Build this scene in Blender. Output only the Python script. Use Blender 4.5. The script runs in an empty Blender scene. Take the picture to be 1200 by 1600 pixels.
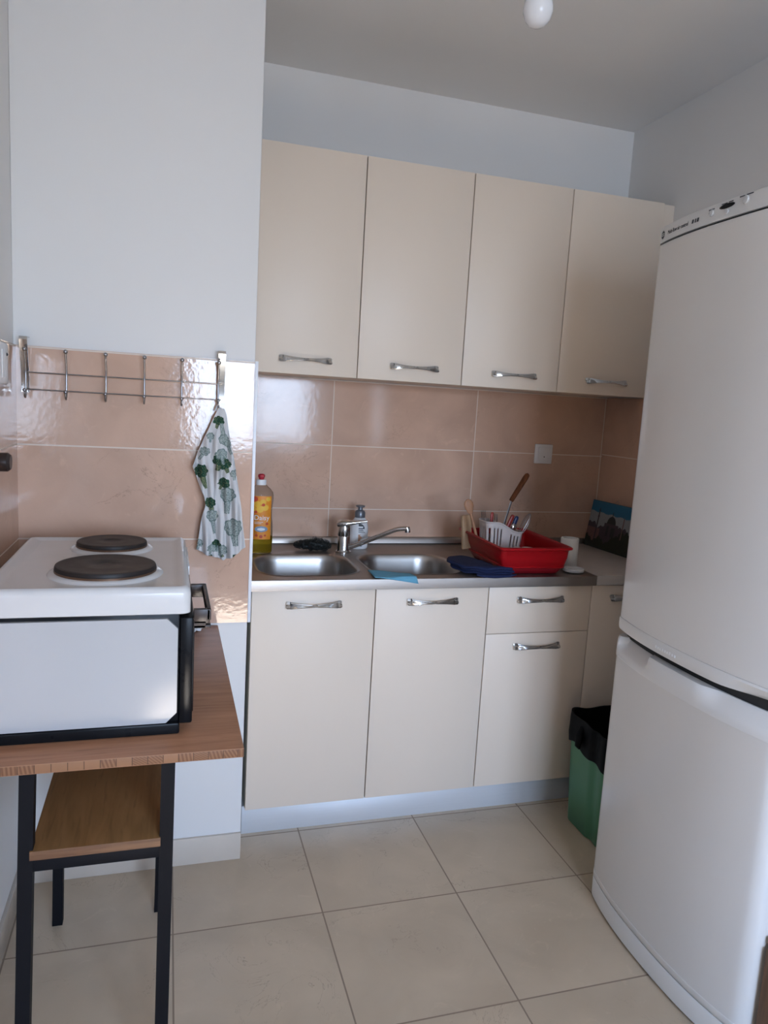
import bpy, bmesh, math, random
from mathutils import Vector, Matrix
random.seed(7)
S = bpy.context.scene
COL = S.collection
PI = math.pi

# ------------------------------------------------------------------ materials
class NT:
    def __init__(s, name):
        s.m = bpy.data.materials.new(name); s.m.use_nodes = True
        s.t = s.m.node_tree; s.n = s.t.nodes; s.l = s.t.links
        s.b = s.n['Principled BSDF']
    def node(s, t, **k):
        n = s.n.new(t)
        for a, v in k.items(): setattr(n, a, v)
        return n
    def put(s, sock, v):
        if hasattr(v, 'is_linked') or isinstance(v, bpy.types.NodeSocket): s.l.new(v, sock)
        else: sock.default_value = v
    def math(s, op, a, b=0.0, c=None):
        n = s.node('ShaderNodeMath', operation=op)
        s.put(n.inputs[0], a); s.put(n.inputs[1], b)
        if c is not None: s.put(n.inputs[2], c)
        return n.outputs[0]
    def mix(s, f, a, b):
        n = s.node('ShaderNodeMix', data_type='RGBA')
        s.put(n.inputs[0], f); s.put(n.inputs[6], a); s.put(n.inputs[7], b)
        return n.outputs[2]
    def coord(s, stretch=(1, 1, 1)):
        c = s.node('ShaderNodeTexCoord').outputs['Object']
        mp = s.node('ShaderNodeMapping'); mp.inputs['Scale'].default_value = stretch
        s.l.new(c, mp.inputs['Vector']); return mp.outputs[0]
    def noise(s, vec, scale, detail=3, dist=0.0, rough=.5):
        n = s.node('ShaderNodeTexNoise'); s.l.new(vec, n.inputs['Vector'])
        n.inputs['Scale'].default_value = scale; n.inputs['Detail'].default_value = detail
        n.inputs['Distortion'].default_value = dist; n.inputs['Roughness'].default_value = rough
        return n.outputs['Fac']
    def ramp(s, f, stops):
        n = s.node('ShaderNodeValToRGB'); s.l.new(f, n.inputs[0])
        e = n.color_ramp.elements
        while len(e) < len(stops): e.new(.5)
        for i, (p, c) in enumerate(stops):
            e[i].position = p; e[i].color = c if isinstance(c, tuple) else (c, c, c, 1)
        return n.outputs[0]
    def bump(s, h, strength, dist=.002):
        n = s.node('ShaderNodeBump'); n.inputs['Strength'].default_value = strength
        n.inputs['Distance'].default_value = dist; s.l.new(h, n.inputs['Height'])
        s.l.new(n.outputs[0], s.b.inputs['Normal'])

def c4(c, k=1.0): return (min(c[0]*k, 1), min(c[1]*k, 1), min(c[2]*k, 1), 1)

def M(name, col, rough=.5, metal=0., var=.06, scale=12., bump=0., bscale=150., stretch=(1, 1, 1), coat=0., spec=.5, rvar=0., trans=0., ior=1.45):
    t = NT(name); v = t.coord(stretch)
    n = t.noise(v, scale, 4)
    t.l.new(t.mix(n, c4(col, 1-var), c4(col, 1+var)), t.b.inputs['Base Color'])
    t.b.inputs['Roughness'].default_value = rough; t.b.inputs['Metallic'].default_value = metal
    t.b.inputs['Coat Weight'].default_value = coat; t.b.inputs['Coat Roughness'].default_value = .05
    t.b.inputs['Specular IOR Level'].default_value = spec
    t.b.inputs['Transmission Weight'].default_value = trans; t.b.inputs['IOR'].default_value = ior
    if rvar:
        r = t.noise(v, scale*2.3, 5)
        t.l.new(t.math('MULTIPLY_ADD', r, rvar, rough-rvar/2), t.b.inputs['Roughness'])
    if bump: t.bump(t.noise(v, bscale, 3), bump)
    return t.m

def tile_mat(name, ua, va, T, off, gw, base, vein, grout, rough, bump, bscale, seed=0., spec=.5):
    """Glazed tile with a marbled surface; ua/va pick the axes the joints run along (None: no joint)."""
    t = NT(name); co = t.node('ShaderNodeTexCoord').outputs['Object']
    sp = t.node('ShaderNodeSeparateXYZ'); t.l.new(co, sp.inputs[0])
    masks = []; ids = []
    for ax, per, o in ((ua, T[0], off[0]), (va, T[1], off[1])):
        if ax is None: continue
        q = t.math('DIVIDE', t.math('SUBTRACT', sp.outputs[ax], o), per)
        f = t.math('FRACT', q)
        d = t.math('MULTIPLY', t.math('MINIMUM', f, t.math('SUBTRACT', 1.0, f)), per)
        masks.append(t.math('LESS_THAN', d, gw/2)); ids.append(t.math('FLOOR', q))
    g = masks[0] if len(masks) == 1 else t.math('MAXIMUM', masks[0], masks[1])
    idv = ids[0] if len(ids) == 1 else t.math('ADD', ids[0], t.math('MULTIPLY', ids[1], 17.3))
    cmb = t.node('ShaderNodeCombineXYZ'); 
    t.put(cmb.inputs[0], t.math('MULTIPLY_ADD', idv, 3.71, seed)); t.put(cmb.inputs[1], t.math('MULTIPLY', idv, 1.93)); 
    va_ = t.node('ShaderNodeVectorMath', operation='ADD'); t.l.new(co, va_.inputs[0]); t.l.new(cmb.outputs[0], va_.inputs[1])
    vec = va_.outputs[0]
    n1 = t.noise(vec, 5, 5, .6)
    c = t.mix(t.ramp(n1, [(.3, 0.), (.72, 1.)]), c4(base, .89), c4(base, 1.09))
    n2 = t.noise(vec, 4.5, 6, 1.6, .62)
    vm = t.math('LESS_THAN', t.math('ABSOLUTE', t.math('SUBTRACT', n2, .5)), .0035)
    n3 = t.noise(vec, 3.0, 2)
    vm = t.math('MULTIPLY', vm, t.ramp(n3, [(.5, 0.), (.62, .55)]))
    c = t.mix(vm, c, c4(vein))
    n4 = t.noise(vec, 9, 6, 2.2, .65)
    wm = t.math('MULTIPLY', t.ramp(n4, [(.60, 0.), (.72, .35)]), 1.0)
    c = t.mix(wm, c, c4(base, 1.25))
    c = t.mix(g, c, c4(grout))
    t.l.new(c, t.b.inputs['Base Color']); t.b.inputs['Specular IOR Level'].default_value = spec
    t.l.new(t.math('MULTIPLY_ADD', g, .6, rough), t.b.inputs['Roughness'])
    h = t.math('SUBTRACT', t.math('MULTIPLY', t.noise(co, bscale, 2), bump), t.math('MULTIPLY', g, .5))
    t.bump(h, .35, .002)
    return t.m

def wood_mat(name, c1, c2, axis='x', rough=.45, scale=1.0):
    st = {'x': (1.2, 14, 14), 'y': (14, 1.2, 14), 'z': (14, 14, 1.2)}[axis]
    t = NT(name); v = t.coord(tuple(a*scale for a in st))
    n = t.noise(v, 2.2, 6, 1.2, .6)
    c = t.mix(t.ramp(n, [(.32, 0.), (.68, 1.)]), c4(c1), c4(c2))
    w = t.noise(v, 9, 3, .4)
    c = t.mix(t.ramp(w, [(.58, 0.), (.72, .45)]), c, c4(c1, .62))
    t.l.new(c, t.b.inputs['Base Color']); t.b.inputs['Roughness'].default_value = rough
    t.bump(n, .08, .001)
    return t.m

def blockboard_mat(name):
    """Cut edge of a block board: short battens with alternating end grain."""
    t = NT(name); co = t.node('ShaderNodeTexCoord').outputs['Object']
    sp = t.node('ShaderNodeSeparateXYZ'); t.l.new(co, sp.inputs[0])
    q = t.math('DIVIDE', sp.outputs[0], .027)
    idn = t.node('ShaderNodeTexWhiteNoise', noise_dimensions='1D'); t.put(idn.inputs['W'], t.math('FLOOR', q))
    r = idn.outputs['Value']
    ang = t.math('MULTIPLY_ADD', r, 5.0, -2.5)
    ph = t.math('ADD', t.math('MULTIPLY', sp.outputs[0], 900.0), t.math('MULTIPLY', t.math('MULTIPLY', sp.outputs[2], 700.0), ang))
    st = t.math('MULTIPLY_ADD', t.math('SINE', ph), .5, .5)
    c = t.mix(t.math('MULTIPLY', st, t.math('GREATER_THAN', r, .45)), (.26, .125, .06, 1), (.13, .052, .022, 1))
    c = t.mix(t.math('MULTIPLY', r, .45), c, (.18, .08, .036, 1))
    f = t.math('FRACT', q)
    c = t.mix(t.math('LESS_THAN', f, .05), c, (.08, .032, .014, 1))
    zz = t.math('FRACT', t.math('DIVIDE', t.math('SUBTRACT', sp.outputs[2], -.0187), .0187))
    c = t.mix(t.math('GREATER_THAN', t.math('ABSOLUTE', t.math('SUBTRACT', zz, .5)), .42), c, (.30, .15, .08, 1))
    t.l.new(c, t.b.inputs['Base Color']); t.b.inputs['Roughness'].default_value = .65
    return t.m

MAT = {}
MAT['paint'] = M('white_wall_paint', (.79, .765, .74), .75, var=.015, scale=3, bump=.05, bscale=300)
MAT['ceil'] = M('ceiling_paint', (.81, .79, .77), .85, var=.015, scale=2, bump=.04, bscale=300)
FT, FX, FY = .401, .1799, -.3881
MAT['floor'] = tile_mat('beige_floor_tile', 0, 1, (FT, FT), (FX, FY), .0042, (.52, .41, .295), (.25, .18, .13), (.27, .20, .145), .30, .25, 60)
TB = (.62, .402, .293); TV = (.38, .25, .18); TG = (.74, .62, .52)
MAT['tile_back'] = tile_mat('wall_tile_xz', 0, 2, (.598, .2485), (.357, 1.2445), .0040, TB, TV, TG, .11, .28, 38, 3., .40)
MAT['tile_pillar'] = tile_mat('wall_tile_pillar', None, 2, (.6, .2505), (0, 1.2527), .0040, TB, TV, TG, .09, .40, 70, 11., .55)
MAT['tile_side'] = tile_mat('wall_tile_side', None, 2, (.598, .2505), (0, 1.2527), .0040, TB, TV, TG, .11, .28, 38, 23., .40)
MAT['skirt'] = M('skirting_tile', (.60, .52, .44), .3, var=.06, scale=9)
MAT['trimwhite'] = M('white_plastic_profile', (.85, .85, .88), .35, var=.01)
MAT['cream'] = M('cream_laminate', (.80, .675, .555), .42, var=.012, scale=6, bump=.02, bscale=400)
MAT['creamdark'] = M('cream_laminate_edge', (.40, .38, .30), .5, var=.05)
MAT['chrome'] = M('polished_chrome', (.62, .61, .60), .16, 1., var=.02, rvar=.05)
MAT['steel'] = M('brushed_steel', (.37, .325, .29), .42, 1., var=.05, scale=6, stretch=(1, 30, 30), bump=.02, bscale=60, rvar=.12)
MAT['steelbowl'] = M('steel_bowl', (.42, .40, .38), .34, 1., var=.06, scale=5, rvar=.10)
MAT['alu'] = M('brushed_aluminium', (.74, .76, .79), .42, .4, var=.04, scale=6, stretch=(1, 30, 30))
MAT['stone'] = M('grey_marble_laminate', (.52, .47, .43), .35, var=.14, scale=8)
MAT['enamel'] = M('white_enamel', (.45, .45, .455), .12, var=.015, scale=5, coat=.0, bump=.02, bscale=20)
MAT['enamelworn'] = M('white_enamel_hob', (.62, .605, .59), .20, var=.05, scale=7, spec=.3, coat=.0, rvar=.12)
MAT['black'] = M('black_enamel', (.008, .008, .009), .30, var=.2, scale=15, rvar=.2, spec=.12)
MAT['blackmetal'] = M('black_painted_steel', (.007, .007, .009), .55, var=.2, bump=.03, spec=.12)
MAT['iron'] = M('cast_iron_plate', (.024, .018, .016), .5, .0, spec=.35, var=.35, scale=10, bump=.06, bscale=90, rvar=.2)
MAT['ironrim'] = M('scorched_plate_rim', (.16, .09, .055), .35, .6, var=.5, scale=6)
MAT['brownplastic'] = M('dark_brown_plastic', (.035, .022, .018), .4, var=.15)
MAT['wood'] = wood_mat('table_wood', (.28, .12, .06), (.42, .205, .11), 'x', .42)
MAT['woodshelf'] = wood_mat('shelf_veneer', (.165, .083, .028), (.24, .125, .048), 'y', .45)
MAT['woodraw'] = wood_mat('raw_board_edge', (.12, .052, .023), (.26, .135, .066), 'x', .7)
MAT['block'] = blockboard_mat('blockboard_edge')
MAT['brownwood'] = wood_mat('brown_cabinet_wood', (.12, .06, .03), (.22, .115, .06), 'z', .5)
MAT['fridge'] = M('white_fridge_lacquer', (.69, .675, .66), .20, var=.01, coat=.15, bump=.03, bscale=70)
MAT['fridgetrim'] = M('white_fridge_plastic', (.71, .70, .69), .28, var=.01)
MAT['gasket'] = M('grey_door_seal', (.03, .03, .03), .7, spec=.2)
MAT['print'] = M('dark_print', (.03, .03, .035), .5)
MAT['display'] = M('black_display_window', (.006, .006, .006), .08)
MAT['button'] = M('grey_button', (.62, .62, .62), .25)
MAT['green'] = M('green_bin_plastic', (.075, .21, .115), .42, var=.06)
MAT['bag'] = M('black_bin_bag', (.003, .003, .0035), .55, spec=.12, var=.2, bump=.25, bscale=45)
MAT['red'] = M('red_plastic', (.36, .006, .010), .34, var=.05, spec=.35)
MAT['darkred'] = M('dark_red_plastic', (.24, .008, .014), .3, var=.05)
MAT['basket'] = M('off_white_plastic', (.58, .50, .455), .4, var=.03)
MAT['bluecloth'] = M('navy_cloth', (.006, .013, .055), .9, var=.12, scale=30, bump=.3, bscale=350)
MAT['lightblue'] = M('light_blue_sponge_cloth', (.13, .36, .50), .85, var=.08, scale=40, bump=.4, bscale=400)
MAT['scourer'] = M('dark_steel_wool', (.020, .022, .020), .5, .35, var=.5, scale=60)
MAT['white'] = M('white_plastic', (.80, .79, .78), .35, var=.02)
MAT['paper'] = M('white_paper', (.78, .76, .73), .8, var=.03)
MAT['socket'] = M('white_switch_plastic', (.84, .81, .80), .35, var=.01)
MAT['greycap'] = M('grey_pump_plastic', (.17, .175, .19), .3, .4, var=.05)
MAT['soapbody'] = M('pearl_white_bottle', (.74, .71, .69), .3, var=.02)
MAT['tan'] = M('tan_label_print', (.50, .27, .16), .5)
MAT['woodlight'] = wood_mat('light_kitchen_wood', (.26, .115, .055), (.38, .19, .10), 'z', .55)
MAT['boardwood'] = wood_mat('cutting_board_wood', (.36, .21, .11), (.48, .30, .17), 'z', .55)
MAT['handlewood'] = wood_mat('brown_handle_wood', (.085, .026, .009), (.15, .050, .018), 'z', .8, 2.)
MAT['handlewood'].node_tree.nodes['Principled BSDF'].inputs['Specular IOR Level'].default_value = .15
MAT['redhandle'] = M('red_handle', (.24, .025, .02), .35)
MAT['bluehandle'] = M('dark_blue_handle', (.02, .03, .09), .35)
MAT['cloth'] = M('white_towel_cotton', (.60, .59, .585), .9, var=.03, scale=20, bump=.3, bscale=500)
MAT['brocdark'] = M('dark_green_print', (.012, .055, .030), .9, var=.45, scale=120)
MAT['brocgrey'] = M('grey_green_print', (.14, .19, .175), .9, var=.45, scale=160)
MAT['broclight'] = M('pale_green_print', (.36, .40, .38), .9, var=.3, scale=160)
MAT['stem'] = M('olive_green_print', (.17, .19, .10), .9, var=.5, scale=150)
MAT['bulb'] = M('opal_bulb', (.82, .82, .84), .15, var=.01)
MAT['bulb'].node_tree.nodes['Principled BSDF'].inputs['Subsurface Weight'].default_value = .0
MAT['orange'] = M('orange_label', (.80, .27, .02), .45, var=.14, scale=30)
MAT['yellowp'] = M('yellow_label_print', (.85, .50, .05), .45, var=.08)
MAT['redp'] = M('red_label_print', (.55, .06, .02), .45)
MAT['whitep'] = M('white_label_print', (.85, .85, .85), .45)
MAT['bluep'] = M('grey_blue_label_print', (.25, .34, .45), .45)
MAT['redcap'] = M('red_bottle_nozzle', (.45, .01, .03), .3)
MAT['pet'] = M('clear_plastic_bottle', (.93, .93, .90), .06, trans=1., ior=1.12, var=.0)
MAT['liquid'] = M('yellow_dish_soap', (.50, .36, .03), .08, trans=.75, ior=1.2, var=.0)
MAT['wire'] = M('dark_hook_metal', (.34, .33, .33), .28, 1.)
MAT['psky'] = M('picture_blue_sky', (.018, .13, .23), .3)
MAT['ppale'] = M('picture_pale_sky', (.27, .29, .30), .3)
MAT['pmosque'] = M('picture_mosque_grey', (.06, .045, .055), .3, var=.4, scale=160)
MAT['proof'] = M('picture_dark_dome', (.025, .028, .03), .3)
MAT['ppink'] = M('picture_pinkish_walls', (.17, .09, .085), .3, var=.4, scale=120)
MAT['ptree'] = M('picture_dark_trees', (.016, .020, .012), .3, var=.8, scale=130)
MAT['pedge'] = M('picture_dark_edge', (.015, .013, .013), .5)
MAT['frame'] = M('white_window_frame', (.78, .78, .78), .4)
MAT['cable'] = M('white_cable', (.7, .7, .7), .4)

# ------------------------------------------------------------------ mesh helpers
def box(bm, x0, x1, y0, y1, z0, z1, bev=0., seg=2):
    r = bmesh.ops.create_cube(bm, size=1.0)
    vs = r['verts']
    for v in vs:
        v.co.x = x0 if v.co.x < 0 else x1
        v.co.y = y0 if v.co.y < 0 else y1
        v.co.z = z0 if v.co.z < 0 else z1
    if bev:
        es = {e for v in vs for e in v.link_edges}
        bmesh.ops.bevel(bm, geom=list(es), offset=bev, segments=seg, profile=.5, affect='EDGES')

def loft(bm, loops, cap0=True, cap1=True, closed=True):
    R = [[bm.verts.new(p) for p in lp] for lp in loops]
    n = len(R[0])
    for a, b in zip(R, R[1:]):
        for i in range(n if closed else n-1):
            j = (i+1) % n
            try: bm.faces.new((a[i], a[j], b[j], b[i]))
            except ValueError: pass
    if cap0: bm.faces.new(list(reversed(R[0])))
    if cap1: bm.faces.new(R[-1])
    return R

def lathe(bm, prof, cx=0., cy=0., cz=0., seg=32, cap0=True, cap1=True, sx=1., sy=1.):
    loft(bm, [[(cx+r*sx*math.cos(2*PI*i/seg), cy+r*sy*math.sin(2*PI*i/seg), cz+z) for i in range(seg)] for r, z in prof], cap0, cap1)

def tube(bm, pts, r, seg=8, flat=1.0, caps=True):
    pts = [Vector(p) for p in pts]; loops = []
    up = None
    for i, p in enumerate(pts):
        d = (pts[min(i+1, len(pts)-1)]-pts[max(i-1, 0)])
        if d.length < 1e-9: d = Vector((0, 0, 1))
        d.normalize()
        if up is None: up = Vector((0, 0, 1)) if abs(d.z) < .9 else Vector((0, 1, 0))
        s = d.cross(up)
        if s.length < 1e-6: s = d.orthogonal()
        s.normalize(); up = s.cross(d).normalized()
        rr = r[i] if isinstance(r, (list, tuple)) else r
        loops.append([p+s*rr*math.cos(2*PI*k/seg)+up*rr*flat*math.sin(2*PI*k/seg) for k in range(seg)])
    loft(bm, loops, caps, caps)

def smoothpath(pts, n=8):
    P = [Vector(p) for p in pts]; out = []
    for i in range(len(P)-1):
        p0 = P[max(i-1, 0)]; p1 = P[i]; p2 = P[i+1]; p3 = P[min(i+2, len(P)-1)]
        for k in range(n):
            t = k/n
            out.append(.5*((2*p1)+(p2-p0)*t+(2*p0-5*p1+4*p2-p3)*t*t+(3*p1-p0-3*p2+p3)*t*t*t))
    out.append(P[-1]); return out

def ball(bm, c, r, seg=12, sc=(1, 1, 1)):
    bmesh.ops.create_uvsphere(bm, u_segments=seg, v_segments=max(6, seg//2+2), radius=r, matrix=Matrix.Translation(c) @ Matrix.Diagonal((*sc, 1)))

def rrect(x0, x1, y0, y1, r, z, n=6):
    out = []
    for cx, cy, a0 in ((x1-r, y1-r, 0), (x0+r, y1-r, 90), (x0+r, y0+r, 180), (x1-r, y0+r, 270)):
        for k in range(n+1):
            a = math.radians(a0+90*k/n); out.append((cx+r*math.cos(a), cy+r*math.sin(a), z))
    return out

def text_into(bm, body, size, mapf, extrude=.0004):
    cu = bpy.data.curves.new('lettering', 'FONT'); cu.body = body; cu.size = size; cu.extrude = extrude
    cu.align_x = 'CENTER'; cu.align_y = 'CENTER'; cu.resolution_u = 3
    o = bpy.data.objects.new('lettering_tmp', cu); COL.objects.link(o)
    bpy.context.view_layer.update()
    me = bpy.data.meshes.new_from_object(o.evaluated_get(bpy.context.evaluated_depsgraph_get()))
    for v in me.vertices: v.co = Vector(mapf(v.co.x, v.co.y, v.co.z))
    bm.from_mesh(me)
    bpy.data.objects.remove(o); bpy.data.curves.remove(cu); bpy.data.meshes.remove(me)

ORG = {}
def tag(o, label=None, cat=None, group=None, kind=None):
    if label: o['label'] = label
    if cat: o['category'] = cat
    if group: o['group'] = group
    if kind: o['kind'] = kind
    return o

def thing(name, label, cat, loc=(0, 0, 0), rotz=0., group=None):
    o = bpy.data.objects.new(name, None); COL.objects.link(o)
    o.location = loc; o.rotation_euler = (0, 0, rotz); o.empty_display_size = .05
    ORG[o.name] = Vector(loc)
    return tag(o, label, cat, group)

def obj(name, bm, mat, parent=None, smooth=35., local=False, label=None, loc=None):
    """One mesh object. Shapes are given in world metres unless local=True."""
    bmesh.ops.recalc_face_normals(bm, faces=bm.faces[:])
    org = Vector((0, 0, 0))
    if parent is not None and not local: org = ORG[parent.name]
    if parent is None and loc is not None: org = Vector(loc)
    if org.length: bmesh.ops.translate(bm, verts=bm.verts[:], vec=-org)
    if smooth:
        th = math.radians(smooth)
        for f in bm.faces: f.smooth = True
        for e in bm.edges:
            if len(e.link_faces) == 2 and e.calc_face_angle(0) > th: e.smooth = False
    me = bpy.data.meshes.new(name); bm.to_mesh(me); bm.free()
    for m in (mat if isinstance(mat, (list, tuple)) else [mat]): me.materials.append(m)
    o = bpy.data.objects.new(name, me); COL.objects.link(o)
    if parent is not None:
        o.parent = parent; ORG[o.name] = ORG[parent.name]
    elif loc is not None:
        o.location = loc
    if label: o['label'] = label
    return o

def dup(root, loc, label=None, group=None, rotz=None):
    r = root.copy(); COL.objects.link(r); r.location = loc
    if rotz is not None: r.rotation_euler = (0, 0, rotz)
    if label: r['label'] = label
    if group: r['group'] = group
    for ch in list(root.children):
        c = ch.copy(); COL.objects.link(c); c.parent = r
        for g in list(ch.children):
            d = g.copy(); COL.objects.link(d); d.parent = c
    ORG[r.name] = Vector(loc)
    return r

def BM(): return bmesh.new()
def bxo(name, dims, mat, parent=None, bev=0., **k):
    bm = BM(); box(bm, *dims, bev=bev); return obj(name, bm, mat, parent, **k)
def struct(name, bm, mat, label, cat):
    return tag(obj(name, bm, mat), label, cat, kind='structure')

# ------------------------------------------------------------------ measures
XL, XR = -.627, 1.5589            # tile faces of the side walls
YB = .5808                        # tile face of the back wall
YP = -.098                        # tile face of the projecting wall
XP = -.020                        # right edge of the projecting wall
ZC = 2.5755
YR = -4.2                         # rear wall with the window
ZT = 1.506                        # tile top
CT = .860                         # worktop top

# ------------------------------------------------------------------ setting
RX0, RX1, YL, YRT = -3.4, 3.4, -1.95, -1.75     # the wider room behind the viewer
bm = BM(); box(bm, RX0-.2, RX1+.2, YR-.2, YB+.2, -.10, 0); struct('floor', bm, MAT['floor'], 'beige square floor tiles with brown joints', 'floor')
bm = BM(); box(bm, RX0-.2, RX1+.2, YR-.2, YB+.2, ZC, ZC+.1); struct('ceiling', bm, MAT['ceil'], 'plain white ceiling with one bare bulb', 'ceiling')
bm = BM(); box(bm, XP, XR+.108, YB+.008, YB+.12, 0, ZC); struct('wall_back', bm, MAT['paint'], 'white back wall above the wall cabinets', 'wall')
bm = BM(); box(bm, XR+.008, XR+.12, YRT, YB+.008, 0, ZC); box(bm, XR+.12, RX1, YRT, YRT+.12, 0, ZC); box(bm, RX1, RX1+.12, YR, YRT+.12, 0, ZC); struct('wall_right', bm, MAT['paint'], 'white right wall behind the fridge', 'wall')
bm = BM(); box(bm, XL-.12, XL-.008, YL, YB+.008, 0, ZC); box(bm, RX0, XL-.12, YL, YL+.12, 0, ZC); box(bm, RX0-.12, RX0, YR, YL+.12, 0, ZC); struct('wall_left', bm, MAT['paint'], 'white left wall beside the table', 'wall')
bm = BM(); box(bm, XL-.008, XP, YP+.008, YB+.12, 0, ZC, bev=.003); struct('wall_front', bm, MAT['paint'], 'white projecting wall behind the small stove', 'wall')
WX0, WX1, WZ0, WZ1 = -.12, 1.20, .95, 2.0
bm = BM()
box(bm, RX0, WX0, YR-.12, YR, 0, ZC); box(bm, WX1, RX1, YR-.12, YR, 0, ZC)
box(bm, WX0, WX1, YR-.12, YR, 0, WZ0); box(bm, WX0, WX1, YR-.12, YR, WZ1, ZC)
struct('wall_rear', bm, MAT['paint'], 'white rear wall with the window, behind the viewer', 'wall')
bm = BM()
for d in ((WX0, WX1, WZ0, WZ0+.05), (WX0, WX1, WZ1-.05, WZ1), (WX0, WX0+.05, WZ0, WZ1), (WX1-.05, WX1, WZ0, WZ1), (.5*(WX0+WX1)-.04, .5*(WX0+WX1)+.04, WZ0, WZ1)):
    box(bm, d[0], d[1], YR-.09, YR-.03, d[2], d[3])
struct('window_1', bm, MAT['frame'], 'white window frame standing open', 'window')
# tiled fields and trims
bm = BM(); box(bm, XP, XR, YB, YB+.008, .80, 1.495); struct('trim_1', bm, MAT['tile_back'], 'pinkish beige wall tiles between worktop and wall cabinets', 'tiles')
bm = BM(); box(bm, XR, XR+.008, -.05, YB, .80, 1.495); struct('trim_2', bm, MAT['tile_side'], 'pinkish beige tiles on the right wall beside the picture', 'tiles')
bm = BM(); box(bm, XL, XP-.001, YP, YP+.008, .7545, ZT); struct('trim_3', bm, MAT['tile_pillar'], 'glossy beige tiles on the projecting wall behind the stove', 'tiles')
bm = BM(); box(bm, XL-.008, XL, -1.25, YP+.008, .7545, ZT); struct('trim_4', bm, MAT['tile_side'], 'beige tiles on the left wall beside the stove', 'tiles')
bm = BM(); box(bm, XP-.001, XP+.008, YP-.003, YP+.012, .7545, ZT+.002, bev=.001); struct('trim_5', bm, MAT['trimwhite'], 'white plastic edge profile beside the hanging towel', 'edge profile')
bm = BM(); box(bm, XL-.008, XP-.0005, YP-.001, YP+.008, 0, .085, bev=.001); struct('baseboard_front', bm, MAT['skirt'], 'beige tile skirting under the projecting wall', 'skirting')
bm = BM(); box(bm, XL-.008, XL+.002, YL, YP-.001, 0, .08, bev=.001); struct('baseboard_left', bm, MAT['skirt'], 'beige tile skirting along the left wall', 'skirting')
bm = BM(); box(bm, XR-.002, XR+.008, YRT, -1.52, 0, .08, bev=.001); struct('baseboard_right', bm, MAT['skirt'], 'beige tile skirting along the right wall', 'skirting')

# ------------------------------------------------------------------ cabinets
def handle_bm(cx, yf, cz, L=.178):
    """Chrome bow handle: flared flat ends, thin arched middle."""
    bm = BM(); loops = []
    N = 18
    def sec(x, h, y0, y1):
        r = min(h*.3, abs(y1-y0)*.3)
        pts = []
        for (zz, yy, a0) in ((h/2-r, y1-r, 0), (-(h/2-r), y1-r, 1), (-(h/2-r), y0+r, 2), (h/2-r, y0+r, 3)):
            for k in range(3):
                a = PI/2*(a0+k/2)
                pts.append((x, yy+r*math.cos(a), cz+zz+r*math.sin(a)*(1)))
        # order around the section
        c = (sum(p[1] for p in pts)/12, sum(p[2] for p in pts)/12)
        pts.sort(key=lambda p: math.atan2(p[2]-c[1], p[1]-c[0]))
        return pts
    loops.append(sec(cx-L/2, .019, yf-.014, yf))
    loops.append(sec(cx-L/2+.004, .0225, yf-.016, yf))
    loops.append(sec(cx-L/2+.012, .0225, yf-.017, yf))
    for i in range(N+1):
        t = -1+2*i/N; u = t*.84
        h = .0095+.0125*t*t; f = .017+.011*(1-t*t)
        loops.append(sec(cx+u*L/2, h, yf-f, yf-f+.008))
    loops.append(sec(cx+L/2-.012, .0225, yf-.017, yf))
    loops.append(sec(cx+L/2-.004, .0225, yf-.016, yf))
    loops.append(sec(cx+L/2, .019, yf-.014, yf))
    loft(bm, loops)
    return bm

def carcass(bm, x0, x1, y0, y1, z0, z1, t=.016, top=True):
    box(bm, x0, x0+t, y0, y1, z0, z1); box(bm, x1-t, x1, y0, y1, z0, z1)
    box(bm, x0+t, x1-t, y0, y1, z0, z0+t); box(bm, x0+t, x1-t, y1-t/2, y1, z0+t, z1)
    if top: box(bm, x0+t, x1-t, y0, y1-t/2, z1-t, z1)
    else:
        box(bm, x0+t, x1-t, y0, y0+.02, z1-.04, z1)

YU, ZU0, ZU1, WU, XU = .2628, 1.4964, 2.2136, .3833, -.0190
def upper(name, label, loc):
    t = thing(name, label, 'cabinet', loc, 0, 'cream wall cabinets in a row')
    H = ZU1-ZU0
    bm = BM(); carcass(bm, .0008, WU-.0008, .0185, YB+.0075-YU, 0, H); box(bm, .017, WU-.017, .0205, YB-YU-.01, H*.5, H*.5+.016)
    obj('cabinet_body', bm, MAT['cream'], t, local=True)
    bm = BM(); box(bm, .0016, WU-.0016, 0, .018, -.002, H, bev=.0012)
    d = obj('door', bm, MAT['cream'], t, local=True)
    h = handle_bm(WU*.53, 0, .047); obj('handle', h, MAT['chrome'], d, local=True)
    return t
labs = ['cream wall cabinet at the left, partly behind the projecting white wall',
        'cream wall cabinet second from the left, above the soap pump',
        'cream wall cabinet third from the left, above the red dish rack',
        'cream wall cabinet at the right end, next to the fridge']
u0 = upper('wall_cabinet', labs[0], (XU, YU, ZU0))
ups = [u0]
for i in range(1, 4): ups.append(dup(u0, (XU+i*WU, YU, ZU0), labs[i]))
bm = BM(); box(bm, WU+.0035, XR+.0075-(XU+3*WU), .012, .030, 0, ZU1-ZU0, bev=.001)
obj('filler_panel', bm, MAT['cream'], ups[3], local=True)

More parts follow.
